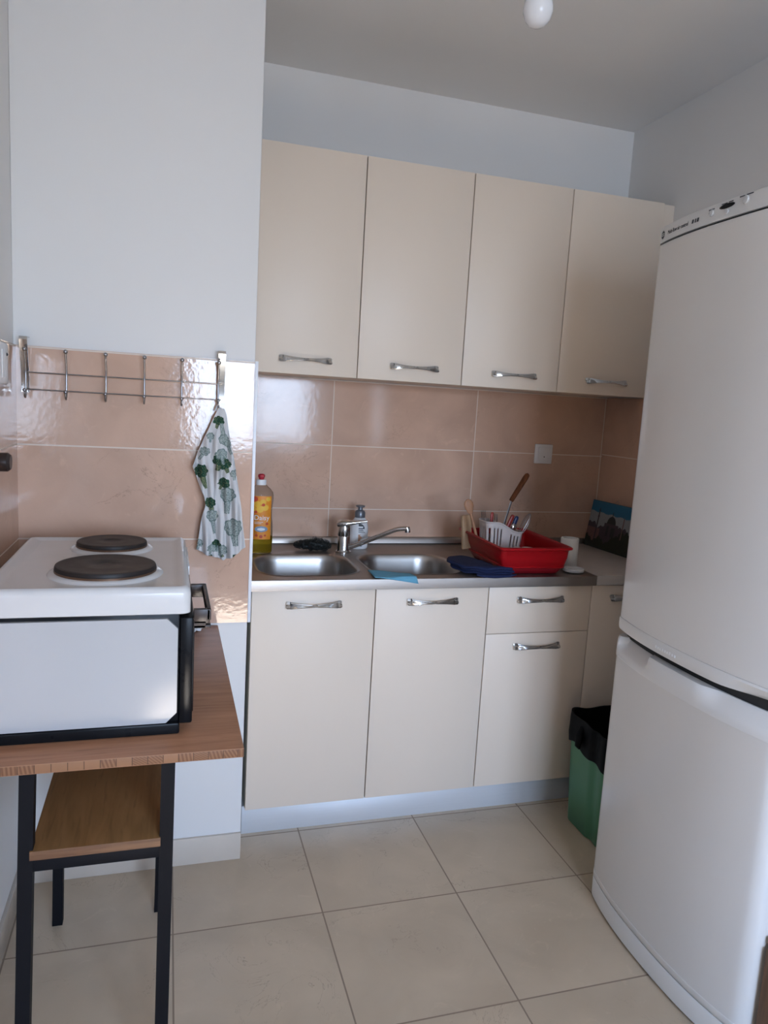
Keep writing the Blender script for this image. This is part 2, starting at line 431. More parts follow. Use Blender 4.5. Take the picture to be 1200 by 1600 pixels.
W = .3973; ZK, ZD1, ZD = .0986, .8211, .6562
def door_set(t, x0, x1, z0, z1, hz, name='door', hx=None):
    bm = BM(); box(bm, x0+.0016, x1-.0016, 0, .018, z0+.001, z1-.001, bev=.0012)
    d = obj(name, bm, MAT['cream'], t)
    obj('handle', handle_bm(hx if hx else (x0+x1)/2-.003, 0, hz), MAT['chrome'], d)
    return d
t = thing('base_cabinet', 'wide cream base cabinet with two doors under the double sink', 'cabinet', (0, 0, 0), 0, 'cream base cabinets in a row')
bm = BM(); carcass(bm, .001, 2*W-.0005, .0185, .55, ZK, .8245, top=False); obj('cabinet_body', bm, MAT['creamdark'], t)
door_set(t, 0, W, ZK, ZD1, .776); door_set(t, W, 2*W, ZK, ZD1, .778)
t = thing('base_cabinet', 'cream base cabinet with one drawer above a door, under the red dish rack', 'cabinet', (2*W, 0, 0), 0, 'cream base cabinets in a row')
bm = BM(); carcass(bm, 2*W+.0005, 3*W-.0005, .0185, .55, ZK, .8245); obj('cabinet_body', bm, MAT['creamdark'], t)
door_set(t, 2*W, 3*W, ZD, ZD1, .776, 'drawer'); door_set(t, 2*W, 3*W, ZK, ZD, .610)
t = thing('base_cabinet', 'cream corner base cabinet behind the green bin, partly hidden by the fridge', 'cabinet', (3*W, 0, 0), 0, 'cream base cabinets in a row')
bm = BM(); carcass(bm, 3*W+.0005, XR+.006, .0185, .55, ZK, .825); obj('cabinet_body', bm, MAT['creamdark'], t)
door_set(t, 3*W, XR, ZK, ZD1, .776, hx=1.355)
bm = BM(); box(bm, -.006, XR+.006, .030, .042, 0.0, ZK-.0015, bev=.001); box(bm, -.006, .006, .042, .50, 0, ZK-.0015)
tag(obj('plinth', bm, MAT['alu'], loc=(0, .03, 0)), 'brushed aluminium plinth along the foot of the base cabinets', 'plinth')

# ------------------------------------------------------------------ sink top
t = thing('sink_top', 'stainless steel sink top with two bowls and a drainer', 'sink', (.6, .26, .826))
B1 = (.030, .368, .034, .362, .095); B2 = (.402, .740, .034, .362, .095)
SX0, SX1, SYF, SYU = XP+.009, 3*W+.0015, -.022, YB-.001
UPS = .012
bm = BM()
def edges_of(lp):
    vs = [bm.verts.new(p) for p in lp]; return vs, [bm.edges.new((vs[i], vs[(i+1) % len(vs)])) for i in range(len(vs))]
ov, oe = edges_of([(SX0, SYF+.004, CT), (SX1, SYF+.004, CT), (SX1, SYU, CT), (SX0, SYU, CT)])
h1, e1 = edges_of(rrect(B1[0], B1[1], B1[2], B1[3], B1[4], CT, 10))
h2, e2 = edges_of(rrect(B2[0], B2[1], B2[2], B2[3], B2[4], CT, 10))
bmesh.ops.triangle_fill(bm, edges=oe+e1+e2, use_beauty=True)
# folded front edge, side edge and back upstand
loft(bm, [[(x, SYF+.004, CT), (x, SYF+.001, CT-.001), (x, SYF, CT-.004), (x, SYF, CT-.034), (x, SYF+.012, CT-.034)] for x in (SX0, SX1)], False, False, closed=False)
loft(bm, [[(SX1, y, CT), (SX1, y, CT-.033)] for y in (SYF, SYU)], False, False, closed=False)
for k in range(9):
    y = .06+k*.045
    tube(bm, [(.79, y, CT-.0038), (.80, y, CT-.0023), (1.15, y, CT-.0023), (1.16, y, CT-.0038)], .0035, 6)
obj('steel_top', bm, MAT['steel'], t, smooth=50)
for B in (B1, B2):
    bm = BM(); loops = []
    for ins, z in ((-.004, .8612), (.0, .8614), (.004, .860), (.008, .854), (.012, .835), (.016, .775), (.022, .742), (.034, .724), (.055, .714), (.10, .710)):
        loops.append(rrect(B[0]+ins, B[1]-ins, B[2]+ins, B[3]-ins, max(B[4]-ins*.6, .02), z, 10))
    loft(bm, loops, False, True)
    b = obj('bowl', bm, MAT['steelbowl'], t, smooth=60)
    bm = BM(); cx, cy = (B[0]+B[1])/2, (B[2]+B[3])/2
    lathe(bm, [(.040, .7105), (.040, .7125), (.030, .7135), (.024, .7115), (.010, .7112)], cx, cy, 0, 24)
    obj('drain', bm, MAT['chrome'], b)
    bm = BM(); lathe(bm, [(.0045, 0), (.0045, .002)], 0, 0, 0, 10)
    for k in range(3):
        pass
    bm.free()

# stone worktop at the right
t = thing('worktop', 'grey marble patterned worktop in the right corner', 'worktop', (1.38, .26, .826))
bm = BM(); box(bm, SX1+.001, XR-.0005, -.022, YB-.0005, .8262, .862, bev=.004); obj('slab', bm, MAT['stone'], t)
bm = BM(); loft(bm, [[(x, .5575, .8626), (x, .559, .8800), (x, .563, .8855), (x, YB-.0005, .8860), (x, YB-.0005, .8626)] for x in (SX0, XR-.001)])
tag(obj('wall_strip', bm, MAT['steel'], loc=(.6, YB, .862)), 'steel edging strip along the wall behind the sink and worktop', 'edging strip')

# ------------------------------------------------------------------ faucet
FXc, FYc = .380, .400
t = thing('faucet', 'chrome single lever mixer tap between the two sink bowls', 'faucet', (FXc, FYc, CT))
bm = BM(); lathe(bm, [(.029, .0002), (.029, .004), (.0245, .008), (.0235, .012), (.0235, .060), (.0228, .062), (.0235, .064), (.0235, .092), (.022, .098), (.018, .101)], FXc, FYc, CT, 32)
obj('body', bm, MAT['chrome'], t)
bm = BM()
loops = []
for s, w, h, dz in ((-.028, .010, .006, .0), (-.024, .020, .012, .001), (-.010, .0235, .016, .002), (.010, .0235, .015, .004), (.024, .018, .010, .0065), (.045, .012, .007, .010), (.075, .009, .005, .0155), (.085, .006, .004, .017)):
    cz = CT+.105+dz; dx, dy = math.cos(-.35), math.sin(-.35)
    loops.append([(FXc+s*dx-math.cos(a)*w*dy, FYc+s*dy+math.cos(a)*w*dx, cz+math.sin(a)*h) for a in [2*PI*k/12 for k in range(12)]])
loft(bm, loops); obj('lever', bm, MAT['chrome'], t, smooth=50)
bm = BM()
tube(bm, smoothpath([(FXc+.012, FYc-.006, CT+.018), (.425, .375, .893), (.49, .343, .928), (.545, .317, .958), (.572, .304, .9665), (.590, .296, .968)], 6), [.0115]*4+[.0105]*27, 12, .85)
tube(bm, [(.588, .297, .972), (.591, .2955, .966), (.592, .295, .955)], .0108, 12)
obj('spout', bm, MAT['chrome'], t, smooth=50)

# ------------------------------------------------------------------ foam soap pump
sx, sy = .456, .470
t = thing('soap_pump', 'white foam soap bottle with a grey pump behind the tap', 'soap bottle', (sx, sy, CT))
bm = BM()
def oval(rx, ry, z, cx=sx, cy=sy, n=36): return [(cx+rx*math.cos(2*PI*k/n), cy+ry*math.sin(2*PI*k/n), CT+z) for k in range(n)]
def soap_r(z):
    pts = [(0, .030), (.003, .0335), (.012, .0352), (.05, .0355), (.085, .0338), (.105, .029), (.116, .023), (.122, .0185), (.126, .018)]
    for (a, ra), (b, rb) in zip(pts, pts[1:]):
        if a <= z <= b: return ra+(rb-ra)*(z-a)/(b-a)
    return pts[-1][1]
zs = [.0002, .003, .012, .03, .05, .07, .085, .095, .105, .111, .116, .122, .126]
loft(bm, [oval(soap_r(z), soap_r(z)*.72, z) for z in zs]); obj('bottle', bm, MAT['soapbody'], t, smooth=60)
bm = BM(); lathe(bm, [(.0195, .121), (.0200, .124), (.0200, .140), (.0165, .147), (.0095, .150), (.0090, .160), (.0165, .161), (.0175, .163), (.0175, .1665), (.014, .168)], sx, sy, CT, 28); obj('pump', bm, MAT['greycap'], t)
def curved(bm, cx, cy, ang, rx_of, ky, u0, u1, z0, z1, off, zb, shape=None, nu=14, nz=10):
    """A thin printed patch that follows the front of an oval bottle; u across (metres), z up."""
    G = []
    for j in range(nz+1):
        z = z0+(z1-z0)*j/nz; row = []
        hw = shape(j/nz) if shape else 1.0
        for i in range(nu+1):
            u = (u0+u1)/2+(u1-u0)/2*(2*i/nu-1)*hw
            r = rx_of(z)+off; uu = max(-.999, min(.999, u/r))
            lx, ly = u, -ky*r*math.sqrt(1-uu*uu)-off*.4
            row.append(bm.verts.new((cx+lx*math.cos(ang)-ly*math.sin(ang), cy+lx*math.sin(ang)+ly*math.cos(ang), zb+z)))
        G.append(row)
    for a, b in zip(G, G[1:]):
        for i in range(nu): bm.faces.new((a[i], a[i+1], b[i+1], b[i]))
ell = lambda v: max(.02, math.sqrt(max(0, 1-(2*v-1)**2)))
SA = -.25
bm = BM(); curved(bm, sx, sy, SA, soap_r, .72, -.020, .020, .080, .100, .0006, CT, lambda v: max(.05, math.sqrt(max(0, 1-v*v))))
lb = obj('label_emblem', bm, MAT['print'], t, smooth=60)
for z, w in ((.0755, .014), (.071, .017), (.0655, .022), (.0125, .013)):
    bm = BM(); curved(bm, sx, sy, SA, soap_r, .72, -w, w, z, z+.0022, .0006, CT, None, 10, 1); obj('label_line', bm, MAT['print'], t, smooth=60)
bm = BM(); curved(bm, sx, sy, SA, soap_r, .72, -.018, .012, .022, .058, .0006, CT, lambda v: .35+.6*abs(math.sin(v*7))); obj('label_picture', bm, MAT['tan'], t, smooth=60)
bm = BM(); curved(bm, sx, sy, SA, soap_r, .72, -.014, .014, .084, .089, .0010, CT, None, 10, 1); obj('label_band', bm, MAT['whitep'], t, smooth=60)

# ------------------------------------------------------------------ dish soap bottle
dx, dy = .069, .400
t = thing('dish_soap_bottle', 'clear dish soap bottle with orange label and red nozzle at the sink end', 'soap bottle', (dx, dy, CT))
def dr(z):
    pts = [(0, .040), (.004, .0445), (.05, .0455), (.10, .0445), (.135, .0405), (.165, .0415), (.195, .0455), (.215, .0445), (.232, .034), (.243, .020), (.247, .0155), (.252, .0150)]
    for (a, ra), (b, rb) in zip(pts, pts[1:]):
        if a <= z <= b:
            f = (z-a)/(b-a); f = f*f*(3-2*f); return ra+(rb-ra)*f
    return pts[-1][1]
bm = BM(); zs = [.0003, .002, .004]+[.01*k for k in range(1, 25)]+[.244, .248, .252]
loft(bm, [oval(dr(z), dr(z)*.58, z, dx, dy) for z in zs]); obj('bottle', bm, MAT['pet'], t, smooth=60)
bm = BM(); zs = [.002, .006]+[.01*k for k in range(1, 7)]
loft(bm, [oval(dr(z)-.0015, dr(z)*.58-.0015, z, dx, dy) for z in zs]); obj('liquid', bm, MAT['liquid'], t, smooth=60)
bm = BM(); lathe(bm, [(.0175, .245), (.0175, .262), (.016, .264)], dx, dy, CT, 24); obj('collar', bm, MAT['whitep'], t)
bm = BM(); lathe(bm, [(.009, .2642), (.009, .268), (.012, .272), (.0125, .279), (.0095, .283), (.006, .2845)], dx, dy, CT, 6); obj('nozzle', bm, MAT['redcap'], t)
DA = -.12
bm = BM(); curved(bm, dx, dy, DA, dr, .58, -.037, .037, .052, .207, .0008, CT, None, 20, 24); lab = obj('front_label', bm, MAT['orange'], t, smooth=60)
for (u, z, r) in ((.008, .185, .011), (-.012, .178, .012), (.016, .166, .012), (-.002, .160, .013), (.026, .196, .008), (-.026, .160, .010)):
    bm = BM(); curved(bm, dx, dy, DA, dr, .58, u-r, u+r, z-r, z+r, .0012, CT, ell, 6, 8)
    obj('label_flower', bm, MAT['yellowp'], lab, smooth=60)
for (u, z, r) in ((-.020, .196, .010), (.010, .176, .006), (-.016, .150, .005), (.024, .108, .005), (.004, .062, .006), (.018, .066, .004), (-.012, .066, .005)):
    bm = BM(); curved(bm, dx, dy, DA, dr, .58, u-r, u+r, z-r, z+r, .0014, CT, ell, 6, 6)
    obj('label_spot', bm, MAT['redp'], lab, smooth=60)
bm = BM(); curved(bm, dx, dy, DA, dr, .58, -.019, .027, .078, .100, .0014, CT, ell, 10, 8); obj('label_oval', bm, MAT['bluep'], lab, smooth=60)
bm = BM(); curved(bm, dx, dy, DA, dr, .58, -.010, .018, .083, .094, .0018, CT, ell, 8, 6)
def lab_map(x, y, z):
    u = x+.005; zz = .129+y; r = dr(zz)+.0016; uu = max(-.999, min(.999, u/r)); ly = -.58*r*math.sqrt(1-uu*uu)-.001-z
    return (dx+u*math.cos(DA)-ly*math.sin(DA), dy+u*math.sin(DA)+ly*math.cos(DA), CT+zz)
text_into(bm, 'Daisy', .0245, lab_map, .0003)
for k in range(2): curved(bm, dx, dy, DA, dr, .58, -.020, .010-.006*k, .113-.005*k, .1145-.005*k, .0014, CT, None, 8, 1)
obj('label_lettering', bm, MAT['whitep'], lab, smooth=0)

# ------------------------------------------------------------------ steel wool scourer
bm = BM()
cx, cy, cz = .268, .425, CT+.022
bmesh.ops.create_icosphere(bm, subdivisions=4, radius=1.0)
for v in bm.verts:
    n = .82+.13*math.sin(9*v.co.x+4*v.co.z)*math.cos(7*v.co.y+3)+.07*random.random()
    v.co = Vector((cx+v.co.x*.066*n, cy+v.co.y*.030*n-.08*v.co.x*.066, max(CT+.0012, cz+v.co.z*.021*n*(1+.25*v.co.x))))
for k in range(420):
    a = random.uniform(0, 2*PI); b = math.asin(random.uniform(-.7, 1)); R = random.uniform(.004, .0085)
    ct = Vector((cx+.064*math.cos(a)*math.cos(b), cy+.029*math.sin(a)*math.cos(b)-.08*.064*math.cos(a)*math.cos(b), cz+.020*math.sin(b)*(1+.25*math.cos(a))))
    ax = Vector((random.gauss(0, 1), random.gauss(0, 1), random.gauss(0, 1))).normalized(); o1 = ax.orthogonal().normalized(); o2 = ax.cross(o1)
    pts = []
    for i in range(9):
        th = i/8*2*PI*.8
        p = ct+o1*R*math.cos(th)+o2*R*math.sin(th)+ax*(i/8-.5)*.006; p.z = max(p.z, CT+.0014); pts.append(p)
    tube(bm, pts, .0006, 3)
tag(obj('scouring_pad', bm, MAT['scourer'], loc=(cx, cy, CT)), 'black steel wool scouring pad lying behind the left sink bowl', 'scouring pad')

# ------------------------------------------------------------------ light blue sponge cloth over the sink edge
bm = BM(); NU, NV = 16, 14
TL, TR, BR_, BL = Vector((.386, .072, .8655)), Vector((.515, .024, .8645)), Vector((.523, -.024, .8645)), Vector((.385, -.0205, .8645))
G = []
for j in range(NV+1):
    row = []
    for i in range(NU+1):
        u, v = i/NU, j/NV
        p = (TL*(1-u)+TR*u)*(1-v)+(BL*(1-u)+BR_*u)*v
        p.z += .0012*math.sin(u*6+v*3)
        row.append(p)
    p1 = row
    G.append([bm.verts.new(p) for p in row])
last = G[-1]
for k in range(1, 4):   # the drooping lip over the front edge
    row = []
    for i in range(NU+1):
        u = i/NU; base = BL*(1-u)+BR_*u; dr_ = max(0., (u-.1))*.022*k/3
        row.append(bm.verts.new((base.x+.002*k, min(base.y, -.0225)-.0025-.001*k if u > .1 else base.y-.001*k, base.z-dr_)))
    G.append(row)
for a, b in zip(G, G[1:]):
    for i in range(NU): bm.faces.new((a[i], a[i+1], b[i+1], b[i]))
o = tag(obj('sponge_cloth', bm, MAT['lightblue'], loc=(.45, .02, .862)), 'light blue sponge cloth hanging over the sink front edge', 'cloth')
md = o.modifiers.new('thick', 'SOLIDIFY'); md.thickness = .003; md.offset = 1

# ------------------------------------------------------------------ navy folded cloth
def poly_loop(P, z, ins, n=10):
    c = Vector((sum(p[0] for p in P)/len(P), sum(p[1] for p in P)/len(P))); out = []
    m = len(P)
    for i in range(m):
        a, b = Vector(P[i]), Vector(P[(i+1) % m])
        for k in range(n):
            p = a+(b-a)*k/n
            d = (c-p); L = d.length; p = p+d/L*min(ins, L*.9)
            out.append(p)
    # round the corners a little
    for _ in range(3):
        out = [(out[i-1]+out[i]*2+out[(i+1) % len(out)])/4 for i in range(len(out))]
    return [(p.x, p.y, z+.0022*math.sin(p.x*55)*math.cos(p.y*48+1)+.0012*math.sin(p.y*130)) for p in out]
bm = BM()
P = [(.690, .105), (.725, .185), (.775, .185), (.825, .06), (.826, .012), (.882, -.014), (.770, -.017), (.715, .03)]
lay = [(0, 0, .0), (.006, .004, .0085), (.001, .009, .0165)]
for k, (ox, oy, z) in enumerate(lay):
    Q = [(x+ox-(.006*k if x < .75 else 0), y+oy) for x, y in P]
    z0 = CT+.0052+z
    loft(bm, [poly_loop(Q, z0, .006), poly_loop(Q, z0+.0015, .001), poly_loop(Q, z0+.005, .0), poly_loop(Q, z0+.0078, .003), poly_loop(Q, z0+.0088, .012)])
tube(bm, [(.735, -.0225, .870), (.76, -.0285, .8665), (.80, -.0290, .8650), (.85, -.0280, .8660), (.878, -.0235, .869)], [.003, .005, .006, .005, .002], 8)
tag(obj('folded_cloth', bm, MAT['bluecloth'], loc=(.77, .07, CT), smooth=60), 'folded navy blue cloth beside the red dish rack', 'cloth')

# ------------------------------------------------------------------ red dish rack
RB = [(.8385, .0023), (1.0745, -.006), (1.085, .323), (.848, .331)]
RT = [(.803, -.052), (1.074, -.046), (1.090, .360), (.812, .362)]
def quad(P0, ins, z, n=5, r=.02):
    """rounded quadrilateral loop"""
    out = []; m = 4
    c = Vector((sum(p[0] for p in P0)/4, sum(p[1] for p in P0)/4))
    P = []
    for p in P0:
        p = Vector(p); d = (c-p).normalized(); P.append(p+d*ins*1.414)
    for i in range(m):
        a, p, b = P[i-1], P[i], P[(i+1) % m]
        d1, d2 = (a-p).normalized(), (b-p).normalized()
        s, e = p+d1*r, p+d2*r
        for k in range(n+1):
            t_ = k/n; q = (1-t_)**2*s+2*t_*(1-t_)*p+t_*t_*e
            out.append((q.x, q.y, z))
    return out
def lerpq(f): return [tuple(Vector(a)*(1-f)+Vector(b)*f) for a, b in zip(RB, RT)]
t = thing('dish_rack', 'red plastic dish rack on a dark red drip tray', 'dish rack', (.955, .16, CT))
bm = BM()
loft(bm, [quad(RB, .010, .884), quad(RB, 0., .886), quad(RB, -.002, .892), quad(RB, 0., .8935), quad(lerpq(.12), 0, .900), quad(lerpq(.45), 0, .924), quad(lerpq(.60), 0, .950), quad(lerpq(.68), -.002, .9535), quad(lerpq(.70), -.008, .957), quad(lerpq(.70), -.009, .962), quad(lerpq(.68), -.005, .965), quad(lerpq(.66), .001, .964), quad(lerpq(.58), .004, .955), quad(lerpq(.40), .004, .922), quad(lerpq(.10), .004, .900), quad(RB, .010, .892)])
obj('rack', bm, MAT['red'], t, smooth=45)
bm = BM()
loft(bm, [quad(RB, .022, CT+.0015), quad(RB, .018, CT+.003), quad(RB, .008, .878), quad(RB, .006, .8835), quad(RB, .012, .8835)]); obj('drip_tray', bm, MAT['darkred'], t, smooth=45)

# cutlery basket standing in the rack
bm = BM()
BX0, BX1, BY0, BY1 = .850, 1.000, .170, .260
per = rrect(BX0, BX1, BY0, BY1, .022, 0, 4)
# refine the perimeter
pp = []
for i in range(len(per)):
    a, b = Vector(per[i]), Vector(per[(i+1) % len(per)]); L = (b-a).length; n = max(1, int(L/.0045))
    for k in range(n): pp.append(a+(b-a)*k/n)
NR = 12; G = []
def topz(x):
    f = (x-BX0)/(BX1-BX0); f = max(0, min(1, (f-.25)/.6)); f = f*f*(3-2*f)
    return 1.014-.036*f
for j in range(NR+1):
    row = []
    for p in pp:
        f = j/NR; z = .894+(topz(p.x)-.894)*f
        c = Vector(((BX0+BX1)/2, (BY0+BY1)/2, 0)); q = c+(Vector((p.x, p.y, 0))-c)*(.88+.12*f)
        row.append(bm.verts.new((q.x, q.y, z)))
    G.append(row)
n = len(pp)
for j in range(NR):
    for i in range(n):
        slot = (i % 3 == 1) and 2 <= j <= NR-3
        px = pp[i].x; front = pp[i].y < BY0+.002
        if front and BX0+.055 < px < BX0+.085: slot = False
        if slot: continue
        bm.faces.new((G[j][i], G[j][(i+1) % n], G[j+1][(i+1) % n], G[j+1][i]))
bm.faces.new(list(reversed(G[0])))
o = obj('cutlery_basket', bm, MAT['basket'], loc=(.925, .215, .894), smooth=50)
tag(o, 'off white slotted cutlery basket standing in the red dish rack', 'basket')
md = o.modifiers.new('thick', 'SOLIDIFY'); md.thickness = .0022; md.offset = -1
bm = BM()
tube(bm, [(q.x*1.0, q.y, topz(q.x)) for q in pp]+[(pp[0].x, pp[0].y, topz(pp[0].x))], .0032, 6, caps=False)
rim = obj('rim', bm, MAT['basket'], None); rim.parent = o; rim.matrix_parent_inverse = Matrix.Translation((-.925, -.215, -.894))

# things in the rack, coordinates precomputed from image pixels through the fitted camera
def tool(name, label, cat, base, group=None): return thing(name, label, cat, base, 0, group)
# wooden spoon
t = tool('wooden_spoon', 'light wooden spoon leaning out of the left back of the rack', 'spoon', (.846, .205, .897))
A, Bp = Vector((.846, .205, .8985)), Vector((.784, .215, 1.092)); d = (Bp-A)
bm = BM(); tube(bm, [A+d*f for f in (0, .3, .6, .74)], [.005, .0052, .0055, .006], 10)
tube(bm, [A+d*f for f in (.72, .78, .85, .92, .97, 1.0)], [.006, .012, .0175, .018, .013, .004], 14, .3)
obj('spoon', bm, MAT['woodlight'], t, smooth=60)
# cutting board
t = tool('cutting_board', 'small wooden board standing upright at the left back of the rack', 'cutting board', (.825, .245, .897))
bm = BM(); box(bm, -.021, .021, -.006, .006, .0012, .128, bev=.003); obj('board', bm, MAT['boardwood'], t, local=True)
t.location = (.826, .285, .895); t.rotation_euler = (math.radians(-3), math.radians(-4), math.radians(15))
# long wooden handled turner
t = tool('kitchen_turner', 'long steel utensil with a brown wooden handle, tallest in the basket', 'kitchen utensil', (.92, .215, .90))
A, Bp, Cp = Vector((.915, .222, .902)), Vector((.957, .215, 1.088)), Vector((1.013, .206, 1.192))
d = (Cp-Bp); A = Bp-d*1.45; A = Vector((.918, .222, .905))
bm = BM(); tube(bm, smoothpath([A, A+(Bp-A)*.5, Bp+d*.05], 4), .0042, 8, .5); obj('shaft', bm, MAT['wire'], t)
bm = BM(); tube(bm, [Bp+d*f for f in (0, .04, .3, .6, .85, .96, 1.0)], [.0095, .0118, .0125, .0132, .0140, .0118, .005], 12, .7); obj('handle', bm, MAT['handlewood'], t, smooth=60)
# forks
def fork(ix, base, tip, label):
    t = tool('fork', label, 'fork', base, 'forks in the cutlery basket')
    A, B = Vector(base), Vector(tip); d = B-A; L = d.length; dn = d/L; side = Vector((.93, -.33, .0)); side = (side-dn*side.dot(dn)).normalized()
    bm = BM(); tube(bm, [A+d*f for f in (0, .3, .6, .68)], [.0045, .0035, .0028, .003], 8, .5)
    tube(bm, [A+d*f for f in (.66, .70, .74)], [.003, .008, .0095], 10, .22)
    for k in range(4):
        o_ = side*(-.0072+.0048*k)
        tube(bm, [A+d*.73+o_, A+d*.88+o_, A+d+o_*1.02], [.0014, .0013, .0006], 5)
    obj('fork', bm, MAT['chrome'], t)
fork(0, (.885, .235, .900), (.861, .240, 1.048), 'steel fork at the far left of the cutlery basket, tines up')
fork(1, (.900, .225, .900), (.893, .228, 1.040), 'steel fork near the middle of the basket, left of the dark red handled knife')
fork(2, (.915, .238, .900), (.912, .244, 1.036), 'steel fork behind the middle of the basket, next to the tall wooden handle')
def handled(name, label, cat, a, b, r, mat, group=None, flat=.6, frac=.45):
    t = tool(name, label, cat, a, group); A, B = Vector(a), Vector(b); d = B-A
    bm = BM(); tube(bm, [A, A+d*(frac+.02)], [.0035, .0055], 8, .25); obj('blade', bm, MAT['chrome'], t)
    bm = BM(); tube(bm, [A+d*f for f in (frac, frac+.03, .75, .93, .985, 1.0)], [r*.7, r*.9, r, r*1.05, r*.8, r*.3], 10, flat); obj('handle', bm, MAT[mat], t, smooth=60)
handled('table_knife', 'knife with a dark red handle pointing up to the right in the basket', 'knife', (.905, .200, .900), (.962, .196, 1.040), .0085, 'redhandle')
handled('table_knife', 'knife with a dark blue handle right of the dark red handle', 'knife', (.938, .212, .900), (.984, .206, 1.034), .0085, 'bluehandle')
handled('paring_knife', 'small knife with a brownish red tip at the back left of the basket', 'knife', (.882, .222, .900), (.889, .220, 1.045), .0065, 'redhandle')
# spoon
t = tool('table_spoon', 'shiny steel spoon at the right of the cutlery basket', 'spoon', (.955, .19, .90))
bm = BM(); A, B = Vector((.950, .198, .900)), Vector((.962, .186, .994)); d = B-A
tube(bm, [A+d*f for f in (0, .5, .80)], [.004, .003, .003], 8, .5); ball(bm, B, .0125, 14, (.85, .45, 1.25)); obj('spoon', bm, MAT['chrome'], t, smooth=60)
# whisk
t = tool('whisk', 'small dark wire whisk at the right end of the cutlery basket', 'whisk', (.97, .20, .90))
A, B = Vector((.968, .205, .900)), Vector((1.030, .196, 1.045)); d = B-A; dn = d.normalized(); s1 = dn.orthogonal().normalized(); s2 = dn.cross(s1)
bm = BM(); tube(bm, [A, A+d*.45], .0045, 8)
for k in range(4):
    a = PI*k/4; s = s1*math.cos(a)+s2*math.sin(a); pts = []
    for i in range(17):
        th = i/16*PI*2
        f = .72-.28*math.cos(th); w = .013*math.sin(th)
        pts.append(A+d*f+s*w)
    tube(bm, pts, .0011, 5)
obj('whisk', bm, MAT['wire'], t)
# white dish edge in the rack
t = thing('ladle', 'white plastic ladle lying in the front right of the rack', 'ladle', (1.02, .14, .895))
bm = BM(); tube(bm, smoothpath([(.985, .155, .925), (1.0, .14, .930), (1.03, .10, .928), (1.055, .055, .916), (1.062, .035, .908)], 5), .0042, 8, .6)
ball(bm, (.972, .163, .916), .019, 16, (1, 1, .7)); obj('ladle', bm, MAT['basket'], t, smooth=60)

# ------------------------------------------------------------------ paper roll, lid, cable
t = thing('paper_roll', 'white paper roll standing on the worktop right of the dish rack', 'roll', (1.162, .125, CT))
t.location.z = CT+.0005; ORG[t.name] = Vector(t.location)
bm = BM(); loft(bm, [[(1.162+r*math.cos(2*PI*k/32), .125+r*math.sin(2*PI*k/32), CT+z) for k in range(32)] for r, z in ((.031, .0015), (.0325, .003), (.0325, .106), (.031, .109), (.0265, .1095), (.0265, .098))]); obj('roll', bm, MAT['paper'], t)
t = thing('glass_lid', 'small white round lid lying in front of the paper roll', 'lid', (1.132, .052, CT))
bm = BM(); lathe(bm, [(.036, .0035), (.0375, .006), (.0375, .013), (.036, .015), (.033, .015), (.032, .007), (.012, .006), (.009, .010), (.004, .011)], 1.138, .045, CT, 36); obj('lid', bm, MAT['white'], t)

# ------------------------------------------------------------------ picture leaning in the corner
PW, PH = .305, .200
def pic(u, v):
    # returns material slot; u 0..1 left to right, v 0..1 bottom to top
    sky = 1 if v > .77-.10*u*.3+.012*math.sin(u*30) else 2
    m = sky
    if v < .50+.05*math.sin(u*19)+.03*math.sin(u*47+1): m = 3
    if v < .42 and u < .28 and v < .60-.0*u: m = 5
    if (abs(u-.20) < .016 and v < .79) or (abs(u-.20) < .022 and .66 < v < .69): m = 3
    if abs(u-.20) < .016*max(0, (.88-v)/.09) and .79 <= v < .88: m = 4
    if abs(u-.75) < .013 and v < .70: m = 5
    if abs(u-.75) < .013*max(0, (.78-v)/.08) and .70 <= v < .78: m = 5
    e = ((u-.50)/.095)**2+((v-.56)/.17)**2
    if e < 1 and v > .56: m = 4
    if abs(u-.50) < .006 and .70 < v < .82: m = 4
    if .36 < u < .66 and .42 < v < .57: m = 3
    if .42 < u < .47 and .30 < v < .52: m = 4
    if .52 < u < .60 and .30 < v < .50: m = 4
    if u > .70 and v < .46+.04*math.sin(u*60) and abs(u-.75) > .013: m = 6
    if v < .20+.05*math.sin(u*23+1)+.02*math.sin(u*71): m = 6
    if u > .56 and v < .33+.03*math.sin(u*40): m = 6
    return m
def pattern_panel(w, h, th, nu, nv, f):
    bm = BM(); G = [[bm.verts.new((w*(i/nu-.5), 0, h*j/nv)) for i in range(nu+1)] for j in range(nv+1)]
    for j in range(nv):
        for i in range(nu):
            fc = bm.faces.new((G[j][i], G[j][i+1], G[j+1][i+1], G[j+1][i])); fc.material_index = f((i+.5)/nu, (j+.5)/nv)
    return bm
t = thing('picture', 'small picture of a mosque under a blue sky leaning in the right corner', 'picture', (1.505, .40, .8625))
bm = BM(); box(bm, -PW/2, PW/2, .0006, .011, 0, PH, bev=.0008); obj('backing_board', bm, MAT['pedge'], t, local=True)
bm = pattern_panel(PW-.002, PH-.002, 0, 150, 100, pic); bmesh.ops.translate(bm, verts=bm.verts[:], vec=(0, 0, .001))
obj('printed_front', bm, [MAT['pedge'], MAT['psky'], MAT['ppale'], MAT['pmosque'], MAT['proof'], MAT['ppink'], MAT['ptree']], t, local=True, smooth=0)
bm = BM(); tube(bm, [(-.012, .006, PH), (0, .006, PH+.014), (.012, .006, PH)], .0009, 5); obj('hanging_loop', bm, MAT['wire'], t, local=True)
t.location = (1.498, .398, .8625); t.rotation_euler = (math.radians(-9), 0, math.radians(-87))

